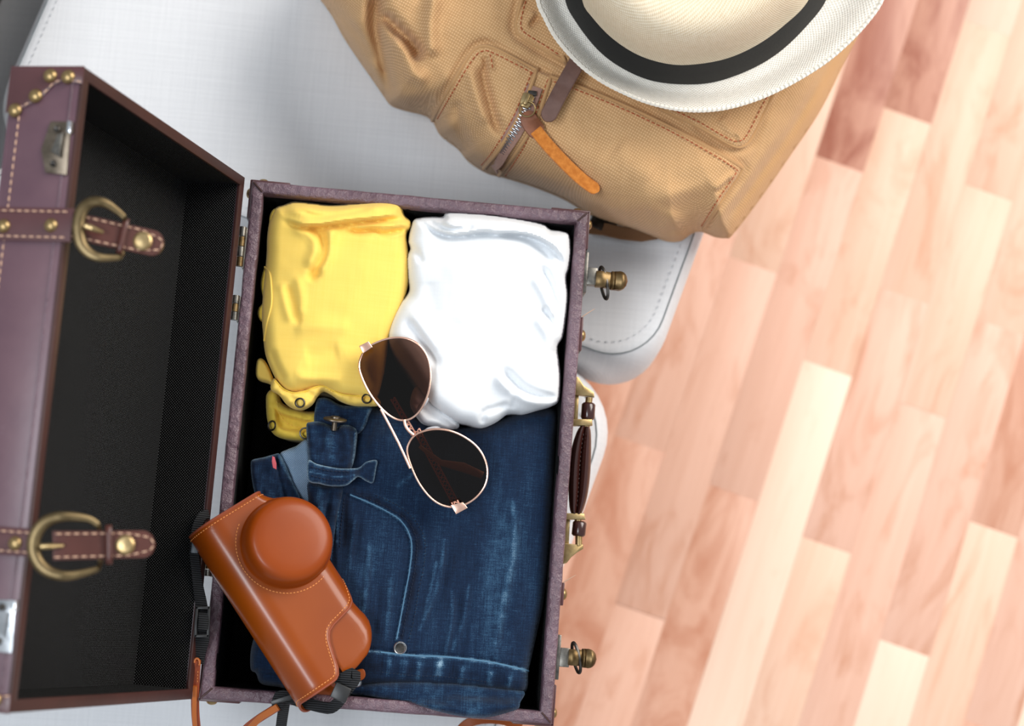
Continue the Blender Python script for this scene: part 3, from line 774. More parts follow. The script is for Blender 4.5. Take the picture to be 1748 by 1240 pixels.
mb = MB(); e = .0003
lidbox(mb, -e, TL+.001, -HL-e, HL+e, -.0012, .0012, .0006); lidbox(mb, LW-TL-.001, LW+e, -HL-e, HL+e, -.0012, .0012, .0006)
lidbox(mb, 0, LW, HL-TL-.001, HL+e, -.0013, .0011, .0006); lidbox(mb, 0, LW, -HL-e, -HL+TL+.001, -.0013, .0011, .0006)
mb.build('lid_rim', M_edge, lid)
mb = MB()
lidbox(mb, TL, LW-TL, -HL+TL, HL-TL, LD-.0056, LD-.0042, .0002)
lidbox(mb, TL-.0002, TL+.0007, -HL+TL, HL-TL, .002, LD-.005, .0001); lidbox(mb, LW-TL-.0007, LW-TL+.0002, -HL+TL, HL-TL, .002, LD-.005, .0001)
lidbox(mb, TL, LW-TL, HL-TL-.0007, HL-TL+.0002, .002, LD-.005, .0001); lidbox(mb, TL, LW-TL, -HL+TL-.0002, -HL+TL+.0007, .002, LD-.005, .0001)
boxuv(mb.build('lid_lining', M_lining, lid, smooth=False), LM)
# pixel -> point on the front wall's outer plane (u = LW) of the lid
def FR(px, py, lift=0.0):
    dx = (px-874)/FPX; dy = (620-py)/FPX
    r = Vector((CR[0, 0]*dx+CR[0, 1]*dy-CR[0, 2], CR[1, 0]*dx+CR[1, 1]*dy-CR[1, 2], CR[2, 0]*dx+CR[2, 1]*dy-CR[2, 2]))
    o = Vector((hx, 0, hz))+dv*(LW+lift); t = (o-CPOS).dot(dv)/r.dot(dv); return CPOS+r*t
# corner guards on the lid
def on_front(l, lift=0): return [FR(x, y, lift) for x, y in l]
for sgn in (1, -1):
    yc = sgn*HL
    def Q(wd, dy): return LP(LW, yc-sgn*dy, wd)
    ol = [Q(LD+.0008, -.0008), Q(-.0012, -.0008), Q(-.0012, .011), Q(.006, .010), Q(.012, .009), Q(.019, .012), Q(.024, .018), Q(.031, .023), Q(.038, .027), Q(LD+.0008, .030)]
    cg = MB().prism(ol, .0012, dv, .0004).build('corner_guard', M_strap, lid)
    for wd, dy in ((.009, .0065), (.0215, .0058), (.030, .0190), (.0432, .0285)): stud(lid, LP(LW+.0012, yc-sgn*dy, wd), dv, .0045)
    MB().stitches([Q(-.001, .0098), Q(.006, .0090), Q(.012, .0078), Q(.0185, .0105), Q(.0235, .0165), Q(.0305, .0215), Q(.0375, .0255), Q(LD, .0285)], .0034, .0016, .0005, dv, .0014).build('stitching', M_thread, lid)['kind'] = 'stuff'
# edge seam stitching along the front wall
MB().stitches([LP(LW, HL-.031, .0405), LP(LW, -HL+.03, .0405)], .0034, .0018, .0005, dv, .0002).build('stitching', M_thread, lid)['kind'] = 'stuff'
mb = MB().tube([LP(LW+.0001, -HL, .0058), LP(LW+.0001, HL, .0058)], .0007, 6); mb.build('edge_crease', M_rim, lid)
# lock plates
def lock(outl, name='latch_plate'):
    L = MB().prism(on_front(outl), .0016, dv, .0005).build(name, M_steel if name != 'latch_plate' else M_buckle, lid); return L
def lockset(dx, dy, mat):
    o = lambda l: [(x+dx, y+dy) for x, y in l]
    L = MB().prism(on_front(o([(88, 208), (127, 209), (126, 228), (121, 232), (116, 300), (79, 296), (72, 256)])), .0016, dv, .0005).build('latch_plate', mat, lid)
    return L, o
for dx, dy, mat in ((0, 0, M_plate), (-94, 816, M_silver)):
    L, o = lockset(dx, dy, mat)
    MB().prism(on_front(o([(92, 262), (104, 232), (114, 230), (108, 272), (101, 268)])), .005, dv, .0012).build('catch', M_steel if dx == 0 else M_silver, lid)
    MB().prism(on_front(o([(120, 209), (127, 210), (125, 230), (118, 229)])), .004, dv, .0006).build('catch', M_silver, lid)
    for sx, sy in ((98, 221), (92, 280)):
        MB().lathe([(.0022, 0), (.0022, .0012), (.0016, .0018), (.0007, .0013), (.0003, .0013)], Matrix.Translation(FR(sx+dx, sy+dy, .0016)) @ dv.to_track_quat('Z', 'Y').to_matrix().to_4x4(), 14).build('screw', M_dark, lid)
# straps with buckles
ZB = LP(LW, 0, 0).z
def strap(y0, y1, tip, bk, keeper, rivet, tongue_y, studs):
    """y0,y1: band edges at the rim in px; the strap runs over the front wall, then stands free over the opening"""
    yc = (y0+y1)/2
    c0 = FR(tip[0][0], yc, 0); wdt = abs(FR(60, y0, 0).y-FR(60, y1, 0).y)
    xe = 150 if tip[0][0] > 0 else 100
    st = [LP(LW+.0009, c0.y, LD+.001), LP(LW+.0012, c0.y, .03), LP(LW+.0014, c0.y, .004), LP(LW+.0012, c0.y, -.006)]
    o = MB().ribbon(st, wdt, .0022, list([tuple(dv)]*4)).build('strap', M_strap, lid)
    for s in (-1, 1):
        MB().stitches([LP(LW+.0025, c0.y+s*(wdt/2-.0025), LD), LP(LW+.0026, c0.y+s*(wdt/2-.0025), .004), LP(LW+.0024, c0.y+s*(wdt/2-.0025), -.006)], .0034, .0018, .0005, dv, .0002).build('stitching', M_thread, lid)['kind'] = 'stuff'
    for s in studs: stud(lid, FR(s[0], s[1], .0024), dv, .0044)
    # free end
    z0, z1 = ZB+.002, ZB-.012
    A_, B_ = np.array(tip[0]), np.array(tip[1]); hw0, hw1 = tip[2], tip[3]
    ol = []; dd = (B_-A_)/np.linalg.norm(B_-A_); nn_ = np.array([-dd[1], dd[0]])
    L_ = np.linalg.norm(B_-A_)
    ss = np.linspace(0, L_, 48); up_ = []; dn = []
    for s in ss:
        t = s/L_; hw_ = hw0+(hw1-hw0)*t
        if L_-s < hw_*.9: hw_ = hw_*math.sqrt(max(0.02, 1-((hw_*.9-(L_-s))/(hw_*.9))**2))
        up_.append(((A_+dd*s+nn_*hw_), t)); dn.append(((A_+dd*s-nn_*hw_), t))
    v = []; zt = lambda t: z0+(z1-z0)*t**1.3
    for q, t in up_: v.append(P(q[0], q[1], zt(t)))
    for q, t in dn: v.append(P(q[0], q[1], zt(t)))
    n = len(ss); v2 = [p-Vector((0, 0, .0024)) for p in v]; allv = v+v2; f = []
    for i in range(n-1): f += [(i, i+1, n+i+1, n+i), (2*n+i+1, 2*n+i, 3*n+i, 3*n+i+1), (i+1, i, 2*n+i, 2*n+i+1), (n+i, n+i+1, 3*n+i+1, 3*n+i)]
    f += [(0, n, 3*n, 2*n), (n-1, 2*n-1, 4*n-1, 3*n-1)]
    mobj('strap_tip', allv, f, M_tip, lid)
    k = .80; ln = []
    for q, t in up_[:-12]: c = A_+dd*(t*L_); ln.append(P(*(c+(q-c)*k), zt(t)+.0003))
    endp = [P(*(B_-dd*hw1*.62+(dd*math.cos(a)+nn_*math.sin(a))*hw1*.42*1.3), zt(1)+.0006) for a in np.linspace(1.1, -1.1, 8)]
    ln2 = []
    for q, t in dn[:-12]: c = A_+dd*(t*L_); ln2.append(P(*(c+(q-c)*k), zt(t)+.0003))
    MB().stitches(ln+endp+ln2[::-1], .0034, .0018, .0005).build('stitching', M_thread, lid)['kind'] = 'stuff'
    # keeper loop
    kp = keeper; q0 = np.array(kp[0]); 
    c = A_+dd*kp[0]; wq = hw0*1.22; kw = kp[1]
    tt = kp[0]/L_; zz = zt(tt)
    pts = [c+nn_*wq, c-nn_*wq]
    loop = [P(*(c+nn_*wq*math.copysign(min(1, abs(math.cos(a))*1.25), math.cos(a))), zz-.001+.0034*math.copysign(min(1, abs(math.sin(a))*1.3), math.sin(a))) for a in np.linspace(0, 2*PI, 24, endpoint=False)]
    v = []; f = []; hk = P(*(c+dd*kw/2), zz)-P(*(c-dd*kw/2), zz)
    for p_ in loop: v += [p_-hk/2, p_+hk/2]
    m = len(loop)
    for i in range(m): f.append((2*i, 2*i+1, 2*((i+1) % m)+1, 2*((i+1) % m)))
    o = mobj('keeper_loop', v, f, M_tip, lid); sm_ = o.modifiers.new('s', 'SOLIDIFY'); sm_.thickness = .0012; sm_.offset = 1
    # rivet
    rz = zt(rivet[2]); W = Matrix.Translation(P(rivet[0], rivet[1], rz+.0002))
    MB().lathe([(.0060, 0), (.0062, .001), (.0058, .0019), (.0045, .0026), (.0042, .0022), (.002, .0024), (.0004, .0026)], W, 28).build('rivet', M_brass, lid)
    # buckle: D-shaped casting with an open right end
    pts = cat(bk, False, 5); zb = [ZB+.0045-.010*max(0, (x-bk_cx(bk))/60.)*.5 for x, y in pts]
    n = len(pts); rad = [.0019+.0022*math.sin(PI*i/(n-1))**1.3 for i in range(n)]
    MB().tube([P(x, y, z) for (x, y), z in zip(pts, zb)], rad, 14, False, (1, .62)).build('buckle', M_buckle, lid)
    a, b = P(bk[0][0], bk[0][1], zb[0]), P(bk[-1][0], bk[-1][1], zb[-1])
    MB().tube([a-Vector((0, 0, .001)), a.lerp(b, .15)-Vector((0, 0, .009)), a.lerp(b, .85)-Vector((0, 0, .009)), b-Vector((0, 0, .001))], .0015, 8).build('buckle_bar', M_buckle, lid)
    ty = tongue_y
    MB().tube([P(ty[0][0], ty[0][1], ZB+.0075), P((ty[0][0]*2+ty[1][0])/3, (ty[0][1]*2+ty[1][1])/3, ZB+.0078), P(*ty[1], ZB+.0032)], [.0019, .0019, .0010], 10).build('prong', M_brass, lid)
def bk_cx(b): return sum(p[0] for p in b)/len(b)
strap(357, 414, ((120, 384), (279, 419), 23, 21.5), [(212, 371), (200, 360), (178, 346), (157, 345), (141, 358), (134, 385), (138, 415), (153, 433), (172, 440), (204, 440)], (92, 10), (244, 412, .78), ((146, 386), (176, 397)), [(6, 386), (87, 385)])
strap(906, 954, ((90, 932), (264, 929), 25, 23), [(167, 896), (150, 886), (110, 882), (80, 890), (62, 910), (57, 937), (66, 962), (88, 979), (120, 983), (167, 972)], (96, 11), (214, 931, .72), ((70, 934), (108, 932)), [(26, 928)])
# ============================================================ BACKPACK
bp = empty('backpack', P(1150, 60, ZS+.01), 'tan canvas backpack lying on the sofa beneath the straw hat', 'backpack')
BP_OL = [(543, -10), (556, 12), (568, 30), (585, 62), (612, 103), (638, 140), (655, 165), (668, 181), (690, 189), (722, 197), (738, 208), (752, 232), (782, 256), (800, 277), (830, 296), (860, 304), (905, 318), (960, 340), (1004, 366), (1040, 380), (1080, 392), (1115, 405), (1140, 413), (1162, 412), (1180, 400), (1196, 396), (1220, 405), (1240, 407), (1252, 400), (1300, 337), (1350, 265), (1400, 190), (1440, 110), (1472, 45), (1500, -30), (1535, -130), (1500, -260), (1380, -330), (1150, -360), (900, -330), (700, -260), (590, -150), (540, -60)]
POCK = [(738, 206), (770, 148), (800, 98), (820, 80), (845, 84), (915, 120), (975, 143), (1030, 165), (1100, 196), (1180, 236), (1258, 281), (1263, 296), (1235, 335), (1200, 392), (1150, 470), (900, 420), (760, 330), (700, 250)]
UPL = [(896, -30), (884, 25), (881, 48), (890, 62), (930, 86), (966, 107), (1060, 150), (1130, 187), (1190, 215), (1245, 246), (1266, 250), (1283, 236), (1305, 190), (1330, 145), (1380, 40), (1400, -60), (1150, -200), (930, -120)]
bf = Fld()
bf.ridge([(646, -20), (640, 40), (655, 110), (664, 178)], 13, -.017)          # deep fold behind the left lobe
bf.ridge([(600, 20), (625, 90), (648, 150)], 16, .004)
bf.ridge([(648, 20), (690, 62), (712, 88), (717, 106)], 11, -.016)           # tucked U fold
bf.ridge([(672, 60), (690, 90), (705, 125), (735, 140)], 14, .007)
bf.ridge([(745, -20), (735, 40), (738, 100)], 14, .009)
bf.ridge([(560, 10), (610, 60), (640, 118)], 9, -.006)
bf.ridge([(668, 178), (700, 165), (740, 150), (775, 120)], 14, .004)
bf.ridge([(700, 192), (745, 180)], 16, -.004)
bf.ridge([(821, 108), (828, 150), (842, 200), (858, 232)], 9, -.009)         # pocket fold
bf.ridge([(800, 110), (812, 160), (830, 215)], 12, .005)
bf.ridge([(778, 170), (785, 215), (800, 262)], 9, -.006)
bf.ridge([(760, 200), (766, 228)], 10, .004)
bf.ridge([(836, 92), (842, 122)], 5, .0035); bf.ridge([(826, 96), (829, 122)], 4, -.004)
bf.ridge([(904, 46), (922, 28)], 5, -.004); bf.ridge([(898, 38), (912, 20)], 5, .003)
bf.ridge([(1218, 326), (1240, 308), (1256, 294)], 6, .004); bf.ridge([(1222, 330), (1248, 305)], 3, -.004)
bf.ridge([(1258, 225), (1268, 243)], 5, .003)
bf.ridge([(1230, 200), (1256, 232)], 10, .003)
bf.fold([(1010, 372), (1070, 372), (1130, 352), (1190, 332), (1240, 308)], 16, -.005, 70, 1)
bf.ridge([(1128, 402), (1150, 396), (1166, 398)], 7, -.009)
bf.ridge([(1100, 352), (1150, 372), (1190, 384)], 10, .0035)
bf.ridge([(1246, 392), (1245, 372), (1290, 310), (1350, 225), (1400, 140)], 8, -.006)     # gusset
bf.ridge([(1210, 390), (1242, 350), (1290, 285), (1330, 220)], 9, .004)
bf.ridge([(1050, 250), (1120, 300)], 26, .0035); bf.ridge([(960, 300), (1010, 250), (1030, 215)], 22, -.003)
bf.ridge([(900, 290), (950, 320), (1010, 352)], 14, .0025)
pock_s = cat(POCK, True, 6); upl_s = cat(UPL, True, 6)
def bz(x, y, d):
    z = ZS+.006+.135*prof(d, 105, 2.2)+.012*sm((d-60)/150)
    k = np.minimum(1, d/25)
    z = z+bf(x, y)*k*(1.15+.35*sm((760-x)/60))
    dp, _, _ = dpoly(x, y, pock_s, True); ip = inside(x, y, pock_s)
    z = z+.0050*sm(np.where(ip, dp, -dp)/5+.5)*k
    du, _, _ = dpoly(x, y, upl_s, True); iu = inside(x, y, upl_s)
    z = z+.0055*sm(np.where(iu, du, -du)/5+.5)*k
    z = z-.0025*np.exp(-((dp-7)/6)**2)*(~ip)*k-.0025*np.exp(-((du-7)/6)**2)*(~iu)*k
    # right-hand slope
    z = z-.05*sm((x-1250+.62*(y-260))/260)*sm(d/60)
    z = z+.0024*(vn(x/46, y/46)+.3*vn(x/20+9, y/24))*k
    return z
BS = Sheet(BP_OL, bz, 3.3)
BS.build('canvas_body', M_canvas, bp, zbot=ZS+.0135, tuck=.012, uvp=(105, .135, 2.2), attr=lambda x, y, d: sm((dpoly(x, y, cat([(1243, 400), (1250, 372), (1290, 310), (1350, 225), (1400, 140), (1440, 60), (1500, -60)], False, 8))[0]*dpoly(x, y, [(1243, 400), (1250, 372), (1290, 310), (1350, 225), (1400, 140), (1440, 60), (1500, -60)])[1])/14+.5))
def piping(name, poly, r, mat, lift=.0012, closed=False): return MB().tube(BS.line(poly, lift-.0004), r, 7, closed).build(name, mat, bp)
for l in ([(738, 206), (770, 148), (800, 98), (818, 81), (845, 84), (915, 120)], [(940, 131), (975, 143), (1030, 165), (1100, 196), (1180, 236), (1258, 281), (1264, 294), (1237, 335), (1201, 390)],
          [(917, 117), (901, 160), (882, 205), (850, 258), (826, 288)], [(941, 129), (928, 170), (915, 205), (888, 250), (852, 300)],
          [(896, -20), (884, 25), (881, 48), (890, 62), (930, 86), (964, 105)], [(1126, 186), (1190, 215), (1245, 246), (1266, 250), (1283, 236), (1305, 190), (1325, 152)]):
    piping('piped_seam', l, .0017, M_canvas)
st = MB()
for l in ([(746, 204), (777, 150), (806, 103), (822, 88), (843, 91), (911, 126)], [(944, 139), (975, 150), (1030, 172), (1100, 203), (1180, 243), (1252, 286), (1256, 296), (1229, 336), (1196, 388)],
          [(908, 122), (893, 160), (874, 204), (842, 257), (820, 284)], [(936, 134), (922, 172), (909, 210), (895, 250), (862, 302)],
          [(903, -18), (891, 26), (889, 46), (897, 57), (930, 78), (958, 96)], [(1128, 179), (1190, 207), (1245, 238), (1262, 241), (1275, 231), (1297, 188), (1317, 152)],
          [(836, 92), (840, 108), (841, 124)], [(903, 148), (920, 156)]):
    st.stitches(BS.line(l, .0008), .0030, .0014, .00045, lift=.0002)
o = st.build('stitching', M_rthread, bp); o['kind'] = 'stuff'
# zip: tape, teeth, slider, pull
tape = BS.line([(913, 148), (899, 185), (880, 222), (857, 258), (842, 286)], .0016)
MB().ribbon(tape, .0125, .0016).build('zip_tape', M_tape, bp)
mb = MB(); tl = [Vector(q)+Vector((0, 0, .0020)) for q in cat([list(q) for q in tape[3:]], False, .0004)]
s_ = 0; acc = 0
for i in range(1, len(tl)):
    acc += (tl[i]-tl[i-1]).length
    if acc > .00125:
        acc = 0; t_ = (tl[i]-tl[i-1]).normalized(); sx = t_.cross(Vector((0, 0, 1))).normalized(); s_ = 1-s_
        R = Matrix([[sx.x, t_.x, 0], [sx.y, t_.y, 0], [sx.z, t_.z, 1]])
        mb.box(tl[i]+sx*(.0010 if s_ else -.0010), (.0020, .00045, .0007), R.normalized() if False else R, .0002)
o = mb.build('zip_teeth', M_silver, bp); o['kind'] = 'stuff'
MB().box(tl[2]+Vector((0, 0, .0005)), (.0035, .002, .001), None, .0005).build('zip_stop', M_dark, bp)
zc0 = 0; zc = BS.line([(899, 172), (901, 174)], .005)[0]
ax = (P(905, 162, zc.z)-P(895, 186, zc.z)).normalized(); sx = ax.cross(Vector((0, 0, 1))).normalized(); RZ = Matrix([[sx.x, ax.x, 0], [sx.y, ax.y, 0], [sx.z, ax.z, 1]])
sl = MB().prism([zc+RZ @ Vector((a, b, -.002)) for a, b in ((-.005, .0045), (-.0025, .006), (.0025, .006), (.005, .0045), (.0048, -.002), (.003, -.006), (-.003, -.006), (-.0048, -.002))], .004, bev=.001).build('zip_slider', M_brass, bp)
MB().box(zc+RZ @ Vector((0, 0, .0038)), (.0014, .0048, .0018), RZ, .0008).build('slider_bridge', M_brass, sl)
rc = P(900, 186, zc.z+.002); rr = .0062
MB().tube([rc+Vector((rr*math.cos(a), rr*.95*math.sin(a), .0015*math.sin(a+.6))) for a in np.linspace(0, 2*PI, 32, endpoint=False)], .0006, 8, True).build('pull_ring', M_brass, sl)
def lift_pts(poly, lift, step=4):
    return BS.line(poly, lift, step)
def strip(poly, wpx, thick, mat, name, lift, round_end=True, round_start=False):
    q = cat(poly, False, 3); z = np.convolve(np.pad(BS.z(q[:, 0], q[:, 1]), 12, mode='edge'), np.ones(25)/25, 'valid')+lift
    n = len(q); s = np.arange(n)*3.; L = s[-1]; up = []; dn = []
    W = U(q[:, 0], q[:, 1], z); sc = wpx/2/FPX*(1.317-float(z.mean()))
    w = []
    for i in range(n):
        ww = sc; h = wpx/2
        if round_end and L-s[i] < h: ww = sc*math.sqrt(max(.03, 1-((h-(L-s[i]))/h)**2))
        if round_start and s[i] < h: ww = sc*math.sqrt(max(.03, 1-((h-s[i])/h)**2))
        w.append(2*ww)
    return MB().ribbon([Vector(p) for p in W], w, thick).build(name, mat, bp)
strip([(906, 190), (904, 205), (915, 222), (925, 232)], 32, .0028, M_chest, 'pull_tab', .0055, True, True)
strip([(914, 222), (935, 248), (965, 280), (995, 308), (1022, 327)], 23, .0026, M_suede, 'suede_strap', .0085)
strip([(1010, 60), (980, 115), (955, 160), (931, 207)], 29, .0030, M_oiled, 'leather_strap', .0125)
MB().tube(BS.line([(960, 96), (964, 104), (968, 112)], .002, 2), .0016, 8).build('strap_stitch_bar', M_canvas, bp)
# webbing shoulder strap just showing under the lower edge
wb = [P(1000, 388, ZS+.020), P(1030, 391, ZS+.022), P(1060, 398, ZS+.022), P(1095, 402, ZS+.02), P(1120, 398, ZS+.018)]
MB().ribbon(wb, .011, .003).build('webbing_strap', M_web2, bp)
MB().ribbon([P(1010, 372, ZS+.025), P(1030, 384, ZS+.022), P(1050, 392, ZS+.02)], .012, .003).build('strap_anchor', M_dark, bp)

# ============================================================ HAT
hat = empty('straw_hat', P(1200, -60, .05), 'white straw hat with a black ribbon band resting on the backpack', 'hat')
def ell(cx, cy, a, b, rot, n=120):
    th = np.linspace(0, 2*PI, n, endpoint=False); c, s = math.cos(rot), math.sin(rot)
    x = a*np.cos(th); y = b*np.sin(th); return np.stack([cx+x*c-y*s, cy+x*s+y*c], -1)
def ang_resample(pts, c, n=120):
    """closed curve resampled by angle round c"""
    p = cat(pts, True, 3); a = np.arctan2(p[:, 1]-c[1], p[:, 0]-c[0]); r = np.hypot(p[:, 1]-c[1], p[:, 0]-c[0])
    o = np.argsort(a); a, r = a[o], r[o]; th = np.linspace(-PI, PI, n, endpoint=False)
    rr = np.interp(th, np.concatenate([a-2*PI, a, a+2*PI]), np.concatenate([r, r, r]))
    return np.stack([c[0]+rr*np.cos(th), c[1]+rr*np.sin(th)], -1)
HC = (1195, -80); NH = 160
BRIM = [(918, 0), (930, 30), (950, 66), (985, 106), (1020, 134), (1060, 156), (1110, 176), (1170, 188), (1230, 186), (1290, 170), (1345, 145), (1400, 112), (1440, 80), (1480, 38), (1508, -5), (1530, -80), (1515, -190), (1430, -290), (1300, -345), (1150, -345), (1020, -290), (940, -190), (908, -80)]
BAND0 = [(966, 0), (985, 38), (1020, 83), (1060, 114), (1110, 136), (1165, 143), (1220, 139), (1280, 118), (1330, 88), (1375, 45), (1410, -2), (1428, -70), (1405, -170), (1320, -250), (1200, -280), (1070, -250), (985, -170), (957, -75)]
BAND1 = [(994, 0), (1010, 28), (1045, 65), (1090, 94), (1140, 109), (1185, 110), (1240, 100), (1290, 78), (1335, 46), (1380, 0), (1405, -75), (1385, -170), (1310, -240), (1200, -268), (1085, -240), (1005, -170), (984, -80)]
brim_o = ang_resample(BRIM, HC, NH); b0 = ang_resample(BAND0, HC, NH); b1 = ang_resample(BAND1, HC, NH)
def loft(curves, name, mat, parent, cap=True, thick=None):
    v = []; f = []; n = len(curves[0][0])
    for c, z in curves: v += [tuple(q) for q in U(c[:, 0], c[:, 1], z+0*c[:, 0])]
    for i in range(len(curves)-1):
        for k in range(n): f.append((i*n+k, i*n+(k+1) % n, (i+1)*n+(k+1) % n, (i+1)*n+k))
    if cap: f.append(tuple((len(curves)-1)*n+k for k in range(n)))
    o = mobj(name, v, f, mat, parent, sharp=60, attrs={'wear': np.zeros(len(v))}); lay = o.data.uv_layers.new(name='UVMap')
    V = np.array(v).reshape(len(curves), n, 3); arc = np.concatenate([[0], np.cumsum(np.linalg.norm(np.diff(V, axis=0), axis=2).mean(1))])
    for p in o.data.polygons:
        for li in p.loop_indices:
            i, k = divmod(o.data.loops[li].vertex_index, n)
            if k == 0 and any(o.data.loops[q].vertex_index % n == n-1 for q in p.loop_indices): k = n
            c = V[i, k % n]; lay.data[li].uv = (.118*2*PI*k/n, arc[i]) if len(p.vertices) < 6 else (c[0], c[1])
    return o
ZB0, ZB1 = .032, .060
cur = []
for t in np.linspace(0, 1, 12):
    c = brim_o*(1-t)+b0*t; z = .050-.022*sm(t*1.3)+.004*t; cur.append((c, z))
lowr = [(c+0, z-.0022) for c, z in cur]
loft(lowr[::-1]+[(brim_o+(brim_o-np.array(HC))*.004, .0492)]+cur, 'brim', M_brim, hat, False)
# rolled edge of the brim, a plaited bead
W = U(brim_o[:, 0], brim_o[:, 1], .050+.0008*np.sin(np.arange(NH)*1.7)); 
fine = ang_resample(BRIM, HC, 620); wv_ = np.sin(np.arange(620)*2*PI/3.)
W = U(fine[:, 0], fine[:, 1], .0503+.0003*wv_)
MB().tube([Vector(q) for q in W], list(.0017+.00022*wv_), 6, True).build('brim_edge', M_brim, hat)
cc = np.array([1215, -110.])   # crown axis as seen at its top
crown = [(b0, ZB0-.001), (b0*.5+b1*.5, (ZB0+ZB1)/2), (b1, ZB1)]
loft([(b0+(b0-np.array(HC))*.006, ZB0-.001), (b0*.98+b1*.02+(b0-np.array(HC))*.007, ZB0+.001), (b0*.5+b1*.5+(b0-np.array(HC))*.007, (ZB0+ZB1)/2), (b1+(b1-np.array(HC))*.006, ZB1-.0008), (b1+(b1-np.array(HC))*.002, ZB1)], 'hat_band', M_band, hat, False)
cc = np.array([1190, -135.])
for s_, z in ((.985, .068), (.955, .084), (.915, .100), (.86, .114), (.80, .122), (.72, .1235), (.60, .119), (.45, .112), (.25, .107), (.05, .105)):
    base_c = np.array(HC)*0+cc
    r = b1-np.array(HC); k = (1-s_)
    crown.append((np.array(HC)*(1-min(1, k*3))+cc*min(1, k*3)+r*s_, z))
loft(crown, 'crown', M_crown, hat, True)

# ============================================================ CLOTHES IN THE TRAY
ZT = -DEP+.008
# --- yellow top
ye = Sheet([(470, 356), (484, 350), (502, 344), (530, 346), (565, 350), (600, 347), (640, 343), (672, 343), (686, 350), (690, 367), (700, 377), (701, 388), (694, 400), (697, 430), (699, 470), (694, 500), (684, 530), (672, 560), (663, 590), (655, 640), (640, 684), (610, 680), (585, 678), (566, 670), (552, 664), (536, 664), (512, 670), (494, 670), (481, 662), (471, 648), (458, 620), (452, 600), (449, 570), (447, 540), (449, 500), (452, 470), (455, 435), (456, 405), (460, 378)], None, 2.8)
yf = Fld()
yf.fold([(478, 370), (492, 377), (512, 384), (540, 386), (570, 382), (600, 378), (640, 374), (672, 370), (698, 372)], 5, .0085, 40, -1)
yf.ridge([(484, 362), (520, 360), (570, 366), (620, 356), (670, 352)], 9, .003)
yf.ridge([(505, 356), (540, 368), (590, 364), (640, 352)], 5, -.0024)
yf.ridge([(588, 390), (612, 396), (640, 393), (655, 400), (698, 390)], 5, -.0055)
yf.ridge([(600, 384), (640, 386), (690, 383)], 5, .0026)
yf.ridge([(640, 402), (660, 402), (695, 398)], 4, .0022)
yf.ridge([(524, 388), (548, 402), (554, 430), (540, 460), (526, 482)], 8, -.0060)
yf.ridge([(570, 384), (562, 410), (556, 440), (540, 470)], 9, .0042)
yf.ridge([(500, 386), (530, 400), (538, 425), (524, 460)], 10, .0025)
yf.ridge([(488, 484), (498, 520), (506, 545), (516, 553)], 7, -.0022)
yf.ridge([(480, 480), (488, 520), (498, 552)], 9, .0015); yf.ridge([(506, 470), (515, 510), (512, 540)], 8, .0015)
yf.ridge([(500, 560), (540, 556), (600, 560)], 14, .0016); yf.ridge([(520, 610), (580, 600)], 16, -.0014)
yf.ridge([(460, 596), (472, 628), (486, 652)], 7, -.002)
yf.ridge([(500, 640), (540, 648), (590, 646)], 9, .0016)
def yz(x, y, d): return .004-.022*(1-prof(d, 26, 2.3))+.006*sm(d/90)+1.45*yf(x, y)*np.minimum(1, d/10)+(.0009*vn(x/42, y/37)+.00018*vn(x/16, y/18+7))*np.minimum(1, d/12)
ye.zf = yz
yel = ye.build('yellow_top', M_yellow, None, zbot=ZT, tuck=.004)
tag(yel, 'folded yellow jersey top with dark ring snaps in the suitcase', 'shirt')
def ring_snap(name, x, y, z, r, tilt=(0, 0, 1), parent=None, mat=None, sq=1.0, w=.0007):
    W = Matrix.Translation(P(x, y, z)) @ Vector(tilt).normalized().to_track_quat('Z', 'Y').to_matrix().to_4x4()
    n = 26; return MB().tube([W @ Vector((r*math.cos(a)*sq, r*math.sin(a), 0)) for a in np.linspace(0, 2*PI, n, endpoint=False)], w, 8, True).build(name, mat or M_dark, parent)
# snap placket along the bottom
yp = Sheet([(468, 646), (482, 660), (500, 668), (520, 664), (540, 656), (556, 657), (572, 666), (590, 671), (612, 672), (640, 676), (650, 690), (630, 693), (604, 692), (582, 685), (566, 674), (552, 668), (542, 676), (533, 690), (518, 699), (503, 698), (489, 690), (476, 674), (462, 664)], None, 3)
yp.zf = lambda x, y, d: -.002-.008*(1-prof(d, 9))+.0020*vn(x/9, y/9)
yp.build('snap_placket', M_yellow, yel, thick=.006)
ring_snap('snap', 512, 688, .0005, .0034, parent=yel); ring_snap('snap', 626, 681, .0010, .0034, parent=yel)
# lower sleeve opening: band turned round a hollow
yb = Sheet([(454, 684), (456, 672), (464, 665), (474, 668), (484, 690), (520, 702), (545, 706), (548, 740), (524, 752), (500, 752), (478, 748), (464, 738), (456, 716)], None, 3)
yb.zf = lambda x, y, d: -.028-.010*(1-prof(d, 12))-.008*sm((d-13)/7)*sm((y-672)/25)+.001*vn(x/9, y/9)
yb.build('open_cuff', M_yellow2, yel, zbot=ZT)
ring_snap('snap', 464, 727, -.0255, .0036, (-.6, 0, .8), yel); ring_snap('snap', 521, 740, -.024, .0042, (.3, 0, .9), yel, M_steel)
MB().stitches(yb.line([(472, 684), (480, 712), (500, 728), (540, 732)], .0006), .002, .0012, .0003).build('stitching', M_yellow, yel)['kind'] = 'stuff'
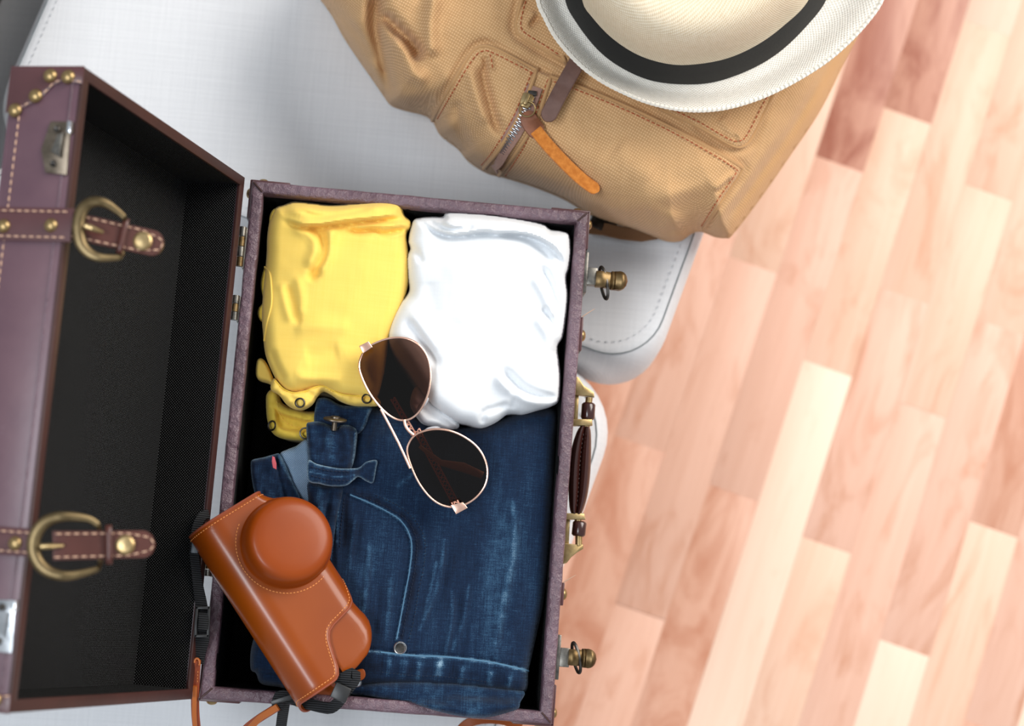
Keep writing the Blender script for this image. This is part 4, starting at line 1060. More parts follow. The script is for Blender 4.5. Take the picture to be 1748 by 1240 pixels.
# loops and flap at the left side
yl = Sheet([(438, 618), (446, 612), (456, 622), (466, 645), (468, 656), (456, 652), (438, 644)], None, 2.5); yl.zf = lambda x, y, d: -.022-.006*(1-prof(d, 6))
yl.build('side_flap', M_yellow, yel, thick=.012)
zz9 = lambda *a: None
ylp = Sheet([(453, 456), (447, 470), (445, 490), (449, 514), (441, 527), (440, 539), (447, 548), (455, 536), (459, 510), (457, 480)], None, 2); ylp.zf = lambda x, y, d: -.018-.006*(1-prof(d, 4)); ylp.build('side_loop', M_yellow2, yel, thick=.006)
zz9([P(450, 455, -.014), P(446, 485, -.018), P(449, 510, -.022), P(456, 528, -.024), P(450, 541, -.022), P(441, 534, -.020), P(446, 520, -.018), P(452, 512, -.012)], .0045, .0016)
ylq = Sheet([(461, 392), (460, 372), (466, 358), (476, 355), (484, 360), (480, 372), (470, 385)], None, 2); ylq.zf = lambda x, y, d: -.012-.006*(1-prof(d, 4)); ylq.build('side_loop', M_yellow2, yel, thick=.006)
zz9([P(461, 385, -.014), P(462, 366, -.012), P(469, 357, -.010), P(478, 358, -.006), P(480, 366, -.002)], .004, .0014)
MB().tube(ye.line([(452, 456), (460, 464), (463, 490), (463, 520), (456, 550), (451, 582)], .0004), .0008, 6).build('side_seam', M_yellow, yel)
MB().tube(yp.line([(470, 650), (484, 664), (502, 671), (522, 668), (541, 660), (557, 661), (574, 670), (592, 675), (628, 677)], .0004), .0006, 6).build('placket_seam', M_yellow2, yel)
# --- white top
wh = Sheet([(705, 378), (718, 372), (738, 370), (756, 370), (762, 363), (785, 362), (830, 365), (880, 372), (925, 382), (940, 392), (960, 395), (972, 402), (975, 430), (972, 456), (967, 475), (970, 505), (967, 540), (961, 575), (952, 592), (955, 620), (957, 645), (955, 680), (946, 692), (920, 700), (895, 707), (880, 706), (866, 708), (846, 722), (822, 731), (800, 726), (775, 720), (745, 700), (725, 680), (700, 640), (670, 600), (661, 575), (668, 545), (682, 518), (698, 497), (695, 470), (694, 440), (700, 425), (697, 410)], None, 2.8)
wf = Fld()
wf.fold([(700, 384), (722, 378), (742, 392), (775, 401), (823, 396), (850, 398), (904, 402), (938, 418), (958, 440), (968, 470)], 5, .0085, 55, -1)
wf.ridge([(728, 372), (745, 386), (775, 392), (810, 386)], 5, -.004)
wf.ridge([(756, 372), (770, 384), (800, 388)], 6, .003)
wf.ridge([(850, 382), (900, 390), (940, 404)], 6, -.003)
wf.ridge([(850, 399), (890, 404), (925, 425), (945, 452)], 7, -.004)
wf.ridge([(921, 452), (938, 480), (948, 510), (960, 555)], 7, -.0050); wf.ridge([(910, 470), (930, 505), (944, 545)], 9, .0025)
wf.ridge([(925, 523), (940, 546), (948, 574)], 6, -.0045); wf.ridge([(915, 540), (935, 572), (940, 600)], 9, .0022)
wf.ridge([(948, 595), (952, 631)], 5, -.003)
wf.ridge([(857, 628), (872, 645), (890, 662), (915, 674), (955, 681)], 7, -.0055); wf.ridge([(845, 640), (866, 664), (895, 682), (930, 690)], 8, .0035)
wf.ridge([(823, 728), (826, 706), (845, 698), (870, 690)], 6, -.0030); wf.ridge([(872, 700), (880, 680), (874, 662)], 8, -.002)
wf.ridge([(691, 545), (712, 572), (735, 605), (748, 628)], 8, -.0028); wf.ridge([(700, 530), (726, 565), (750, 600)], 11, .0018)
wf.ridge([(698, 424), (712, 432), (720, 450)], 6, -.002)
wf.ridge([(770, 440), (790, 500), (790, 560)], 20, .0014); wf.ridge([(860, 450), (880, 520), (870, 600)], 22, -.0012)
wf.ridge([(730, 480), (740, 540)], 14, -.001)
def wz(x, y, d): return .008-.024*(1-prof(d, 28, 2.2))+.006*sm(d/90)+1.5*wf(x, y)*np.minimum(1, d/10)+(.0009*vn(x/44, y/40)+.00015*vn(x/18, y/18+7))*np.minimum(1, d/12)
wh.zf = wz
whi = wh.build('white_top', M_white, None, zbot=ZT, tuck=.004)
tag(whi, 'folded plain white jersey top in the corner of the suitcase', 'shirt')
wl = Sheet([(712, 660), (742, 690), (775, 712), (784, 728), (768, 733), (742, 728), (722, 722), (708, 705), (700, 685)], None, 3)
wl.zf = lambda x, y, d: -.004-.012*(1-prof(d, 12))-.0025*np.exp(-((y-.62*x-250)/5)**2)+.001*vn(x/9, y/9)
wl.build('loose_corner', M_white, whi, thick=.01)

# --- jeans
JO = [(538, 700), (545, 684), (560, 680), (600, 694), (640, 692), (690, 700), (740, 722), (800, 728), (850, 716), (900, 700), (949, 700), (948, 760), (946, 830), (942, 900), (937, 961), (928, 1030), (917, 1080), (906, 1130), (902, 1146), (896, 1182), (850, 1180), (775, 1175), (700, 1172), (620, 1172), (540, 1180), (505, 1180), (478, 1174), (446, 1168), (437, 1150), (428, 1143), (428, 1112), (436, 1082), (450, 1050), (500, 1000), (520, 960), (530, 900), (527, 850), (528, 830), (560, 826), (585, 800), (600, 770), (600, 735), (570, 730), (540, 725)]
je = Sheet(JO, None, 3.8)
jf = Fld()
whisk = [([(759, 921), (752, 970), (741, 1019), (716, 1075)], 5, .0018), ([(771, 1010), (771, 1060), (759, 1118)], 5, .0015), ([(876, 860), (878, 937), (854, 1059), (845, 1124)], 8, .0018),
         ([(667, 990), (663, 1040), (658, 1092)], 5, .0016), ([(630, 930), (627, 980), (620, 1050)], 5, .0016), ([(745, 960), (722, 1060)], 4, .0012), ([(800, 1000), (790, 1060), (772, 1110)], 5, .0012),
         ([(607, 880), (600, 930), (596, 970)], 4, .0015), ([(690, 1105), (680, 1090)], 3, .001), ([(715, 800), (680, 830)], 6, .001)]
for l, w_, a in whisk: jf.ridge(l, w_, a); jf.ridge([(x+10, y) for x, y in l], w_*1.1, -a*.9)
jf.ridge([(648, 985), (643, 1040), (636, 1090)], 6, -.0022); jf.ridge([(690, 950), (684, 1040)], 5, -.0010)
jf.ridge([(585, 834), (577, 870), (575, 926), (576, 980)], 4, .0020); jf.ridge([(570, 834), (566, 880), (565, 940)], 5, -.0035); jf.ridge([(590, 850), (587, 930)], 4, -.0012)
POCKL = [(598, 845), (627, 857), (658, 872), (683, 888), (698, 910), (703, 935), (699, 976), (692, 1013), (684, 1056), (677, 1092)]
POCKO = [(640, 845), (683, 866), (707, 888), (722, 912), (726, 938), (722, 976), (715, 1007), (707, 1055), (697, 1098)]
jf.fold(POCKL, 3.5, .0024, 40, -1, False)
jf.ridge([(x+7, y-3) for x, y in POCKL], 5, .0008)
HEML = [(560, 1106), (650, 1114), (707, 1120), (759, 1122), (836, 1131), (902, 1146)]
jf.fold(HEML, 3.5, .0030, 60, 1, False)
for x0, y0 in ((665, 1126), (690, 1130), (716, 1133), (748, 1132), (790, 1140), (838, 1145), (872, 1152)): jf.ridge([(x0, y0), (x0-3, y0+22)], 7, .0016)
jf.ridge([(433, 1110), (470, 1118), (500, 1122)], 4, .002); jf.ridge([(433, 1146), (480, 1150)], 4, -.003); jf.ridge([(473, 1150), (478, 1172)], 4, -.002)
jf.ridge([(700, 710), (660, 740), (625, 780)], 12, .0022); jf.ridge([(690, 735), (655, 765), (635, 800)], 9, -.0022); jf.ridge([(640, 700), (635, 730), (618, 770)], 5, -.003)
jf.ridge([(740, 760), (700, 790), (650, 800)], 18, .0015)
jf.ridge([(930, 720), (926, 850), (918, 980)], 12, .002)
jf.ridge([(820, 760), (820, 900), (800, 1010)], 30, .002)
def jz(x, y, d):
    z = -.016-.020*(1-prof(d, 20, 2.2))+.005*sm(d/80)-.010*sm((700-y)/30+.5)+.012*sm((y-900)/250)-.012*sm((620-x)/90)*sm((y-1000)/60)
    z = z-.010*sm((760-y)/60)
    return z+jf(x, y)*np.minimum(1, d/7)+(.0007*vn(x/26, y/60)+.00025*vn(x/10, y/30+7))*np.minimum(1, d/10)
je.zf = jz
wear_lines = [(POCKL, 2.0, 1.0), (HEML, 2.2, 1.1)]+[(l, w_*.6, .30) for l, w_, a in whisk]+[([(584, 834), (577, 870), (575, 926)], 2.2, .6), ([(902, 1146), (896, 1182)], 2.5, .5), (POCKO, 2., .3)]
wear_lines += [([(x0, y0), (x0-3, y0+20)], 6, .55) for x0, y0 in ((665, 1128), (690, 1132), (716, 1135), (748, 1134), (755, 1130), (790, 1142), (838, 1147), (872, 1154))]
dark_lines = [([(x+9, y-3) for x, y in POCKL], 7, -.35), ([(x, y+26) for x, y in HEML], 9, -.25), ([(592, 850), (588, 930)], 4, -.3)]
def jwear(x, y, d, extra=()):
    w_ = .22*np.exp(-(d/3.)**2)
    for l, s_, a in list(wear_lines)+dark_lines+list(extra): w_ = w_+a*np.exp(-(dpoly(x, y, cat(l, False, 8))[0]/s_)**2)
    w_ = w_+.16*np.exp(-((x-855)/45)**2)*sm((y-740)/200)+.12*np.exp(-((x-640)/40)**2-((y-960)/80)**2)
    return w_*(.75+.5*vn(x/5, y/9))
jn = je.build('jeans', M_denim, None, zbot=ZT, tuck=.003, attr=jwear)
tag(jn, 'folded dark blue denim jeans under the sunglasses and camera case', 'jeans')
# lower roll that spills over the rim
jr = Sheet([(590, 1168), (625, 1166), (700, 1163), (775, 1166), (836, 1172), (893, 1180), (888, 1200), (885, 1210), (866, 1217), (840, 1224), (815, 1226), (784, 1223), (744, 1214), (698, 1200), (637, 1191), (590, 1183)], None, 3.4)
jrf = Fld(); jrf.ridge([(640, 1178), (720, 1182), (800, 1196), (860, 1200)], 7, .002); jrf.ridge([(700, 1192), (760, 1202), (820, 1212)], 5, -.0012)
jr.zf = lambda x, y, d: -.001+.012*sm((y-1185)/25)-.010*(1-prof(d, 12))+jrf(x, y)*np.minimum(1, d/5)-.008*sm((660-x)/60)+.0006*vn(x/12, y/9)
jr.build('leg_fold', M_denim, jn, thick=.009, attr=lambda x, y, d: .25*np.exp(-(d/3.)**2)+.10+.1*vn(x/9, y/6))
# waistband, seen folded at the left
def jpiece(name, ol, zf, thick=.004, mat=None, wear=.5, wl=(), step=3):
    s = Sheet(ol, zf, step); s.build(name, mat or M_denim, jn, thick=thick, attr=lambda x, y, d: wear*np.exp(-(d/2.2)**2)+sum((a*np.exp(-(dpoly(x, y, cat(l, False, 6))[0]/w_)**2) for l, w_, a in wl), 0*x)+.12*vn(x/6, y/6)); return s
jpiece('waistband_end', [(540, 686), (548, 679), (562, 681), (580, 691), (606, 694), (634, 694), (630, 708), (622, 730), (606, 742), (570, 738), (538, 728)], lambda x, y, d: -.012-.006*(1-prof(d, 6))+.001*vn(x/12, y/9), .006, wl=[([(630, 700), (618, 732)], 2, .5)])
w2 = jpiece('waistband', [(523, 726), (530, 721), (545, 720), (562, 726), (572, 731), (584, 726), (598, 727), (609, 736), (608, 760), (604, 786), (596, 802), (570, 802), (548, 798), (530, 790), (525, 760)],
       lambda x, y, d: .000-.010*(1-prof(d, 10))-.0035*np.exp(-((x-573)/7)**2-((y-735)/14)**2)+.0025*np.exp(-((x-556+.3*(y-760))/9)**2)+.0018*np.exp(-((x-592)/7)**2)-.0022*np.exp(-((x-603)/3)**2)+.0012*vn(x/10, y/14), .010, wear=.6, wl=[([(607, 740), (602, 790)], 1.5, .6), ([(560, 730), (568, 790)], 9, .2)])
jpiece('waist_fold', [(526, 824), (550, 828), (584, 830), (584, 850), (576, 890), (570, 930), (565, 960), (545, 930), (530, 890), (526, 850)], lambda x, y, d: -.006-.010*(1-prof(d, 10))+.003*np.exp(-((x-545)/8)**2)-.003*np.exp(-((x-560+.2*(y-860))/4)**2)+.001*vn(x/8, y/14), .012, wear=.3, wl=[([(545, 835), (548, 880)], 7, .3)])
bl = jpiece('belt_loop', [(526, 787), (540, 792), (556, 796), (580, 800), (604, 800), (614, 798), (625, 789), (643, 786), (642, 800), (637, 824), (626, 822), (612, 814), (603, 820), (590, 829), (565, 830), (545, 826), (526, 820)],
       lambda x, y, d: .006-.005*(1-prof(d, 5))-.010*sm((x-600)/18)+.0006*vn(x/5, y/5), .004, wear=1.1, wl=[([(530, 806), (570, 814), (606, 812)], 1.2, .45)])
MB().stitches(bl.line([(530, 797), (560, 804), (600, 806)], .0004)+[], .002, .001, .0004).build('stitching', M_dthread, jn)['kind'] = 'stuff'
MB().stitches(bl.line([(530, 812), (560, 819), (596, 821)], .0004), .002, .001, .0004).build('stitching', M_dthread, jn)['kind'] = 'stuff'
jpiece('inner_facing', [(478, 777), (490, 768), (505, 762), (526, 752), (530, 800), (532, 862), (520, 856), (505, 838), (492, 806)], lambda x, y, d: -.022-.004*(1-prof(d, 8))+.002*vn(x/20, y/20), .006, mat=M_denimback)
lp = jpiece('rear_waistband', [(428, 792), (432, 785), (450, 781), (468, 776), (478, 776), (490, 800), (500, 824), (512, 850), (520, 880), (440, 880), (436, 850), (430, 820)],
       lambda x, y, d: -.014-.008*(1-prof(d, 8))-.003*np.exp(-((x-474-.25*(y-800))/3)**2)-.0015*np.exp(-((x-487-.35*(y-800))/3)**2)+.001*vn(x/8, y/14), .012, wear=.7, wl=[([(476, 780), (492, 812), (512, 850)], 2, .5)])
MB().prism([P(465, 779, -.009), P(469, 781, -.009), P(472, 792, -.009), (P(472, 802, -.010)), P(466, 799, -.009), P(464, 788, -.009)], .0012, bev=.0003).build('red_tag', m_plain('red_white_tag', C(196, 90, 100), .8), jn)
# pocket seams: bleached piped edges and double stitching
def pipe(sh, l, r, mat=M_pipe, lift=.0003, name='piped_seam'): return MB().tube(sh.line(l, lift, 3), r, 6).build(name, mat, jn)
pipe(je, POCKL, .00062); pipe(je, HEML[1:], .0008, lift=.0006)
st = MB()
for l in ([(x+9, y-2) for x, y in POCKL], POCKO, [(588, 850), (582, 900), (580, 940)], [(572, 850), (570, 905)]): st.stitches(je.line(l, .0004, 3), .0018, .0010, .00035)
for l in ([(x, y+34) for x, y in HEML[1:5]],): st.stitches(je.line(l, .0004, 3), .0018, .0010, .0003)
st.build('stitching', M_dthread, jn)['kind'] = 'stuff'
# rivet ring by the pocket, button on its shank, small ball rivet
zr = float(je.z(np.array([683.]), np.array([1107.]))[0])
W = Matrix.Translation(P(683, 1107, zr+.0006))
MB().lathe([(.0050, -.001), (.0050, .0006), (.0044, .0012), (.0038, .0008), (.0034, .0002), (.001, .0003)], W, 28).build('rivet', M_silver, jn)
MB().lathe([(.0038, .0003), (.0034, .0008), (.001, .0010), (.0002, .001)], W, 24).build('rivet_centre', M_dark, jn)
W = Matrix.Translation(P(571, 726, .001)) @ Vector((.04, .95, .26)).normalized().to_track_quat('Z', 'Y').to_matrix().to_4x4()
MB().lathe([(.0022, -.004), (.0022, .0028), (.0085, .0034), (.0092, .0042), (.0090, .0050), (.007, .0056), (.0036, .0056), (.0034, .0068), (.0005, .0070)], W, 32).build('shank_button', M_plate, jn)
MB().lathe([(.001, -.0026), (.0026, -.0018), (.0034, 0), (.0028, .0018), (.0014, .003), (.0003, .0032)], Matrix.Translation(P(610, 1166, .002)), 20).build('ball_rivet', M_silver, jn)
# ============================================================ SUNGLASSES
sg = empty('sunglasses', P(710, 730, .012), 'rose gold aviator sunglasses with dark lenses lying across the folded clothes', 'sunglasses')
L1 = [(613, 628), (616, 610), (627, 594), (645, 584), (665, 578), (688, 577), (708, 584), (723, 598), (732, 617), (735, 643), (731, 670), (722, 693), (710, 709), (696, 717), (680, 717), (664, 709), (648, 694), (632, 673), (620, 650)]
L2 = [(695, 772), (699, 755), (709, 743), (725, 736), (745, 733), (768, 736), (790, 745), (811, 760), (825, 779), (832, 802), (829, 826), (816, 846), (797, 860), (774, 866), (753, 862), (734, 849), (716, 826), (703, 799)]
A1, A2 = np.array([675., 645.]), np.array([762., 800.]); ZG = .0225
def gz(x, y):   # glasses plane: slight wrap, the lower lens sits a touch lower
    t = ((np.asarray(x)-675)*87+(np.asarray(y)-645)*155)/(87**2+155**2)
    return ZG-.006*t-.002*(2*t-1)**2
def gp(q, lift=0): q = np.asarray(q, float); return [Vector(v) for v in U(q[:, 0], q[:, 1], gz(q[:, 0], q[:, 1])+lift)]
for i, (L, c0) in enumerate(((L1, A1), (L2, A2))):
    c = cat(L, True, 4); n = len(c)
    MB().tube(gp(c), .00085, 8, True).build('rim_wire', M_gold, sg)
    cen = c.mean(0); v = []; f = []; K = 7
    for k in range(K):
        q = cen+(c-cen)*(1-k/K); v += gp(q, .0016*(1-((1-k/K))**2))
    v.append(gp([cen], .0016)[0])
    for k in range(K-1):
        for j in range(n): f.append((k*n+j, k*n+(j+1) % n, (k+1)*n+(j+1) % n, (k+1)*n+j))
    for j in range(n): f.append(((K-1)*n+j, (K-1)*n+(j+1) % n, K*n))
    o = mobj('lens', v, f, M_lens, sg)
MB().tube(gp([(650, 699), (664, 725), (680, 756), (692, 782), (700, 800)], .0004), .0011, 8).build('brow_bar', M_gold, sg)
MB().tube(gp(cat([(690, 717), (692, 727), (698, 736), (706, 743)], False, 3), .0006), .0013, 8).build('bridge', M_gold, sg)
# end pieces
def blk(l, t, z): return MB().prism([P(x, y, z) for x, y in l], t, bev=.0006).build('end_piece', M_gold, sg)
blk([(613, 592), (629, 584), (636, 594), (620, 605)], .004, .0215); blk([(769, 863), (790, 858), (798, 868), (778, 879)], .004, .0125)
# temples folded underneath, cut through with oval openings
def temple(a, b, w, z0, z1, name='temple'):
    a = np.array(a, float); b = np.array(b, float); L = np.linalg.norm(b-a); dd = (b-a)/L; nn = np.array([-dd[1], dd[0]])
    s = 8.0; nseg = int(L/s); mb = MB(); 
    def pt(u, v_): q = a+dd*u+nn*v_; return P(q[0], q[1], z0+(z1-z0)*u/L)
    for side in (-1, 1): mb.ribbon([pt(u, side*(w/2-.7)) for u in np.linspace(0, L, 30)], .0011, .0008)
    for i in range(nseg):
        u0 = i*s; 
        mb.ribbon([pt(u0, -w/2+1), pt(u0+s*.25, -w*.12), pt(u0+s*.5, 0), pt(u0+s*.75, w*.2), pt(u0+s, w/2-1)], .0008, .0007)
        mb.ribbon([pt(u0, w/2-1), pt(u0+s*.3, w*.2), pt(u0+s*.5, 0), pt(u0+s*.7, -w*.2), pt(u0+s, -w/2+1)], .0008, .0007)
    return mb.build(name, M_goldd, sg)
M_goldd = m_metal('rose_gold_temple', C(244, 160, 130), C(250, 190, 165), .35, 40, 0)
temple((711, 734), (782, 868), 12, .0075, .0095); temple((670, 680), (706, 742), 9, .013, .012)
MB().tube([P(*q, z) for q, z in (((714, 760), .012), ((740, 790), .010), ((790, 797), .0085), ((822, 812), .0075))], [.0016, .0022, .0036, .0030], 12, False, (1, .4)).build('temple_tip', M_tempt, sg) if False else None
M_tempt = m_plain('beige_acetate_tip', C(196, 160, 128), .3, .5, 60, 0)
MB().tube([P(*q, z) for q, z in (((716, 762), .0085), ((752, 790), .0080), ((790, 798), .0075), ((824, 812), .0068))], [.0014, .0024, .0038, .0028], 14, False, (1, .4)).build('temple_tip', M_tempt, sg)
# nose pads
for (x, y, a) in ((722, 690, .9), (738, 733, .25)):
    W = Matrix.Translation(P(x, y, .014)) @ Matrix.Rotation(a, 4, 'Z') @ Matrix.Rotation(1.1, 4, 'X')
    MB().lathe([(.0005, -.0012), (.003, -.0009), (.0038, 0), (.003, .0009), (.0005, .0012)], W @ Matrix.Diagonal((1.7, .8, 1, 1)), 18).build('nose_pad', M_pad, sg)

# ============================================================ CAMERA CASE
mm = .001
cc_ = empty('camera_case', P(494, 1010, -.02), 'glossy tan leather camera case with a round lens cover, lying across the tray corner', 'camera case')
pu = (P(565, 1089, 0)-P(456, 921, 0)).normalized()
pv0 = Vector((0, 0, 1)).cross(pu).normalized(); 
if pv0.x < 0: pv0 = -pv0
TILT = math.radians(17)
pw = (Vector((0, 0, 1))*math.cos(TILT)+pv0*math.sin(TILT)); pv = (pv0*math.cos(TILT)-Vector((0, 0, 1))*math.sin(TILT))
CO = P(493, 1008, .030)       # centre of the front face
def K(u, v, w_):
    if v > 5: v = 5+(v-5)*(1-.46*float(sm((-52-u)/22)) if w_ < 43.2 and not KL[0] else 1)
    return CO+pu*(u*mm)+pv*(v*mm)+pw*((w_-40)*mm)
KL = [False]
def section(off=0, n1=16, back=False):
    """front wrap: from the back at the left, round the left edge, over the front, down the right edge; returns (v,w) points"""
    R = 20+off; pts = []
    if back:
        for v in np.linspace(22, -12, 10): pts.append((v, -off))
    for a in np.linspace(-PI*.5, -PI*1.5, n1*2): pts.append((-14+R*math.cos(a), 20+R*math.sin(a)))
    for v in np.linspace(-12, 22, 14): pts.append((v, 40+off))
    r2 = 14+off
    for a in np.linspace(PI/2, .0, n1): pts.append((26+r2*math.cos(a), 26+r2*math.sin(a)))
    return np.array(pts)
# inner half case: closed rounded body
sec = section(-1.5); sec = np.vstack([sec, [(38.5, 14)], [(36, 4)], [(26, 1.5)], [(10, 1.5)]])
v = []; f = []; m = len(sec); cvw = np.array([2, 20.])
us = [-71, -70, -67, -60]+list(np.linspace(-50, 50, 14))+[60, 66, 69, 71, 72]; 
scs = [.90, .95, .985, 1]+[1]*14+[1, .985, .955, .90, .84]
for u, s in zip(us, scs):
    for p in cvw+(sec-cvw)*s: v.append(K(u+((4-(max(0, p[0]-6)/30)**2*13 if p[0] > 0 else -16)*float(sm((u-36)/34)) if u > 36 else 0), p[0]+(p[0] > 20)*float(np.interp(u, [22, 36, 50, 62, 72, 76], [0, 1.5, 3.6, 3.8, 1.8, -1])), p[1]))
for i in range(len(us)-1):
    for k in range(m): f.append((i*m+k, i*m+(k+1) % m, (i+1)*m+(k+1) % m, (i+1)*m+k))
f.append(tuple(range(m))[::-1]); f.append(tuple((len(us)-1)*m+k for k in range(m)))
body = mobj('half_case', v, f, M_tan, cc_, sharp=50)
# front cover: a shell with an S-shaped lower edge
vk = [-40, -10, -6.5, -3.5, -1.2, 0.5, 2.5, 5, 8.5, 14, 22, 31, 36, 39, 42]; uk = [74, 74, 73.5, 71.5, 67, 60, 52, 45.5, 41.5, 39.2, 37.6, 35.5, 32, 22, 10]
def umax(v_): return float(np.interp(v_, vk, uk))
sc0 = section(.4, 16, True); fine_s = []
for i in range(len(sc0)-1):
    L = math.dist(sc0[i], sc0[i+1]); k = max(1, int(L/1.6))
    for j in range(k): fine_s.append(sc0[i]+(sc0[i+1]-sc0[i])*j/k)
fine_s.append(sc0[-1]); fine_s = np.array(fine_s)
nrm = np.zeros_like(fine_s); t_ = np.gradient(fine_s, axis=0); nrm[:, 0] = t_[:, 1]; nrm[:, 1] = -t_[:, 0]; nrm /= np.linalg.norm(nrm, axis=1)[:, None]
if nrm[-40, 1] < 0: nrm = -nrm
TK = 2.0; NU = 50; v = []; f = []; m = len(fine_s)
def cov(i, u, lift): p = fine_s[i]+nrm[i]*lift; return K(u, p[0], p[1])
edges = [umax(fine_s[i][0]) if fine_s[i][1] > 26 or (fine_s[i][0] > 24 and fine_s[i][1] > 12) else 74+8.5*float(sm((26-fine_s[i][1])/24)) for i in range(m)]
lay = [(0, 0), (1, TK*.35), (0, 1)]
for lift in (0, TK):
    for i in range(m):
        for j in range(NU+1):
            t = j/NU; u = -74+(edges[i]+74)*t
            ed = min(j, NU-j); l2 = lift
            if lift and ed == 0: l2 = TK*.72
            v.append(cov(i, u, l2))
n1 = NU+1; off = m*n1
for i in range(m-1):
    for j in range(NU): f += [(i*n1+j, (i+1)*n1+j, (i+1)*n1+j+1, i*n1+j+1), (off+i*n1+j+1, off+(i+1)*n1+j+1, off+(i+1)*n1+j, off+i*n1+j)]
    f += [(i*n1, off+i*n1, off+(i+1)*n1, (i+1)*n1), (i*n1+NU, (i+1)*n1+NU, off+(i+1)*n1+NU, off+i*n1+NU)]
for j in range(NU): f += [(j, j+1, off+j+1, off+j), ((m-1)*n1+j, off+(m-1)*n1+j, off+(m-1)*n1+j+1, (m-1)*n1+j+1)]
cover = mobj('front_cover', v, f, M_tan, cc_, sharp=50)
# dark cut edge along the cover
rows_ = [i for i in range(m)]
MB().tube([cov(i, edges[i]+.1, TK*.45) for i in rows_], .0010, 8).build('cut_edge', M_tanedge, cover)
MB().tube([cov(i, -74.1, TK*.45) for i in rows_ if fine_s[i][1] > 6], .0010, 8).build('cut_edge', M_tanedge, cover)
# stitch line following the edge
pe = [cov(i, edges[i], TK) for i in rows_ if fine_s[i][1] > 14]; 
def inset_line(idx, dist):
    q = np.array([[fine_s[i][0], edges[i]] for i in idx]); sarc = np.concatenate([[0], np.cumsum(np.linalg.norm(np.diff(fine_s[idx], axis=0), axis=1))])
    P2 = np.stack([sarc, q[:, 1]], -1); t = np.gradient(P2, axis=0); n_ = np.stack([t[:, 1], -t[:, 0]], -1); n_ /= np.linalg.norm(n_, axis=1)[:, None]+1e-9
    n_ *= np.where(n_[:, 1] > 0, -1, 1)[:, None]; Q = P2+n_*dist; out = []
    for s, u in Q:
        s = np.clip(s, 0, sarc[-1]); pv_ = np.interp(s, sarc, fine_s[idx][:, 0]); pw_ = np.interp(s, sarc, fine_s[idx][:, 1])
        nx = np.interp(s, sarc, nrm[idx][:, 0]); ny = np.interp(s, sarc, nrm[idx][:, 1]); out.append(K(u, pv_+nx*TK, pw_+ny*TK))
    return out
idx = np.array([i for i in rows_ if fine_s[i][1] > 14])
upw = lambda p: pw
mb = MB()
mb.stitches(inset_line(idx, 2.6), .0017, .0009, .00035, pw, .0001)
mb.stitches([cov(i, -71.2, TK) for i in idx], .0017, .0009, .00035, pw, .0001)
# lens cover: a domed drum standing on the front
LC = (-30.5, 17.0)
def LM4(dz=0): 
    Mx = Matrix([[pu.x, pv.x, pw.x], [pu.y, pv.y, pw.y], [pu.z, pv.z, pw.z]]).to_4x4(); return Matrix.Translation(K(LC[0], LC[1], 40+dz)) @ Mx
prl = [(34.5, -30), (34.8, -12), (34.8, 0), (35.2, 1.6), (34.2, 2.6), (33.6, 4), (33.1, 10), (32.6, 15), (31.6, 18.2), (29.6, 20.8), (27, 22.2), (24, 22.9), (19, 23.3), (12, 23.5), (5, 23.6), (.4, 23.6)]
MB().lathe([(r*mm, z*mm) for r, z in prl], LM4(), 72).build('lens_cover', M_tan2, cc_)
ring = []
for a in np.linspace(0, 2*PI, 120):
    vv, uu = LC[1]+37.6*math.cos(a), LC[0]+37.6*math.sin(a)
    if vv < 30 and uu > -62: ring.append((a, uu, vv))
ring.sort(key=lambda q: (q[0]+.9) % (2*PI))
segs = [[]]
for q in sorted(ring): 
    if segs[-1] and q[0]-segs[-1][-1][0] > .1: segs.append([])
    segs[-1].append(q)
for sg_ in segs:
    if len(sg_) > 3: mb.stitches([K(u, v_, 42.5 if v_ < 23 else 42.5-.5*(v_-23)**2/14) for a, u, v_ in sg_], .0017, .0009, .00038, pw, .0001)
# grip-side stitching on the half case
gpts = [K(u, 33.5-(0 if u < 62 else (u-62)**2*.08), 27-.0*u) for u in np.linspace(36, 72, 16)]
mb.stitches(gpts, .0017, .0009, .00035, (pv+pw).normalized(), .0004)
mb.build('stitching', M_othread, cc_)['kind'] = 'stuff'
# belt tab and strap anchor by the open end
tabp = cat([(596, 1150), (618, 1142), (624, 1150), (620, 1160), (600, 1168), (585, 1172), (576, 1162)], True, 3)
MB().prism([P(x, y, .002) for x, y in tabp], .0035, bev=.0008).build('snap_tab', M_tan, cc_)
inner = cat([(524, 1176), (532, 1164), (548, 1154), (564, 1150), (574, 1156), (564, 1168), (548, 1178), (534, 1183)], True, 3)
MB().prism([P(x, y, .000) for x, y in inner], .004, bev=.0008).build('inner_lining', M_taninside, cc_)
MB().tube([P(562, 1150, .018), P(566, 1160, .020), P(574, 1168, .019)], .0034, 8).build('lug_loop', M_rustleather, cc_)
MB().tube([P(574+7*math.cos(a)*1.3, 1158+5*math.sin(a)-6*math.cos(a), .022) for a in np.linspace(0, 2*PI, 22, endpoint=False)], .0010, 8, True).build('lug_ring', M_hand_brass, cc_)
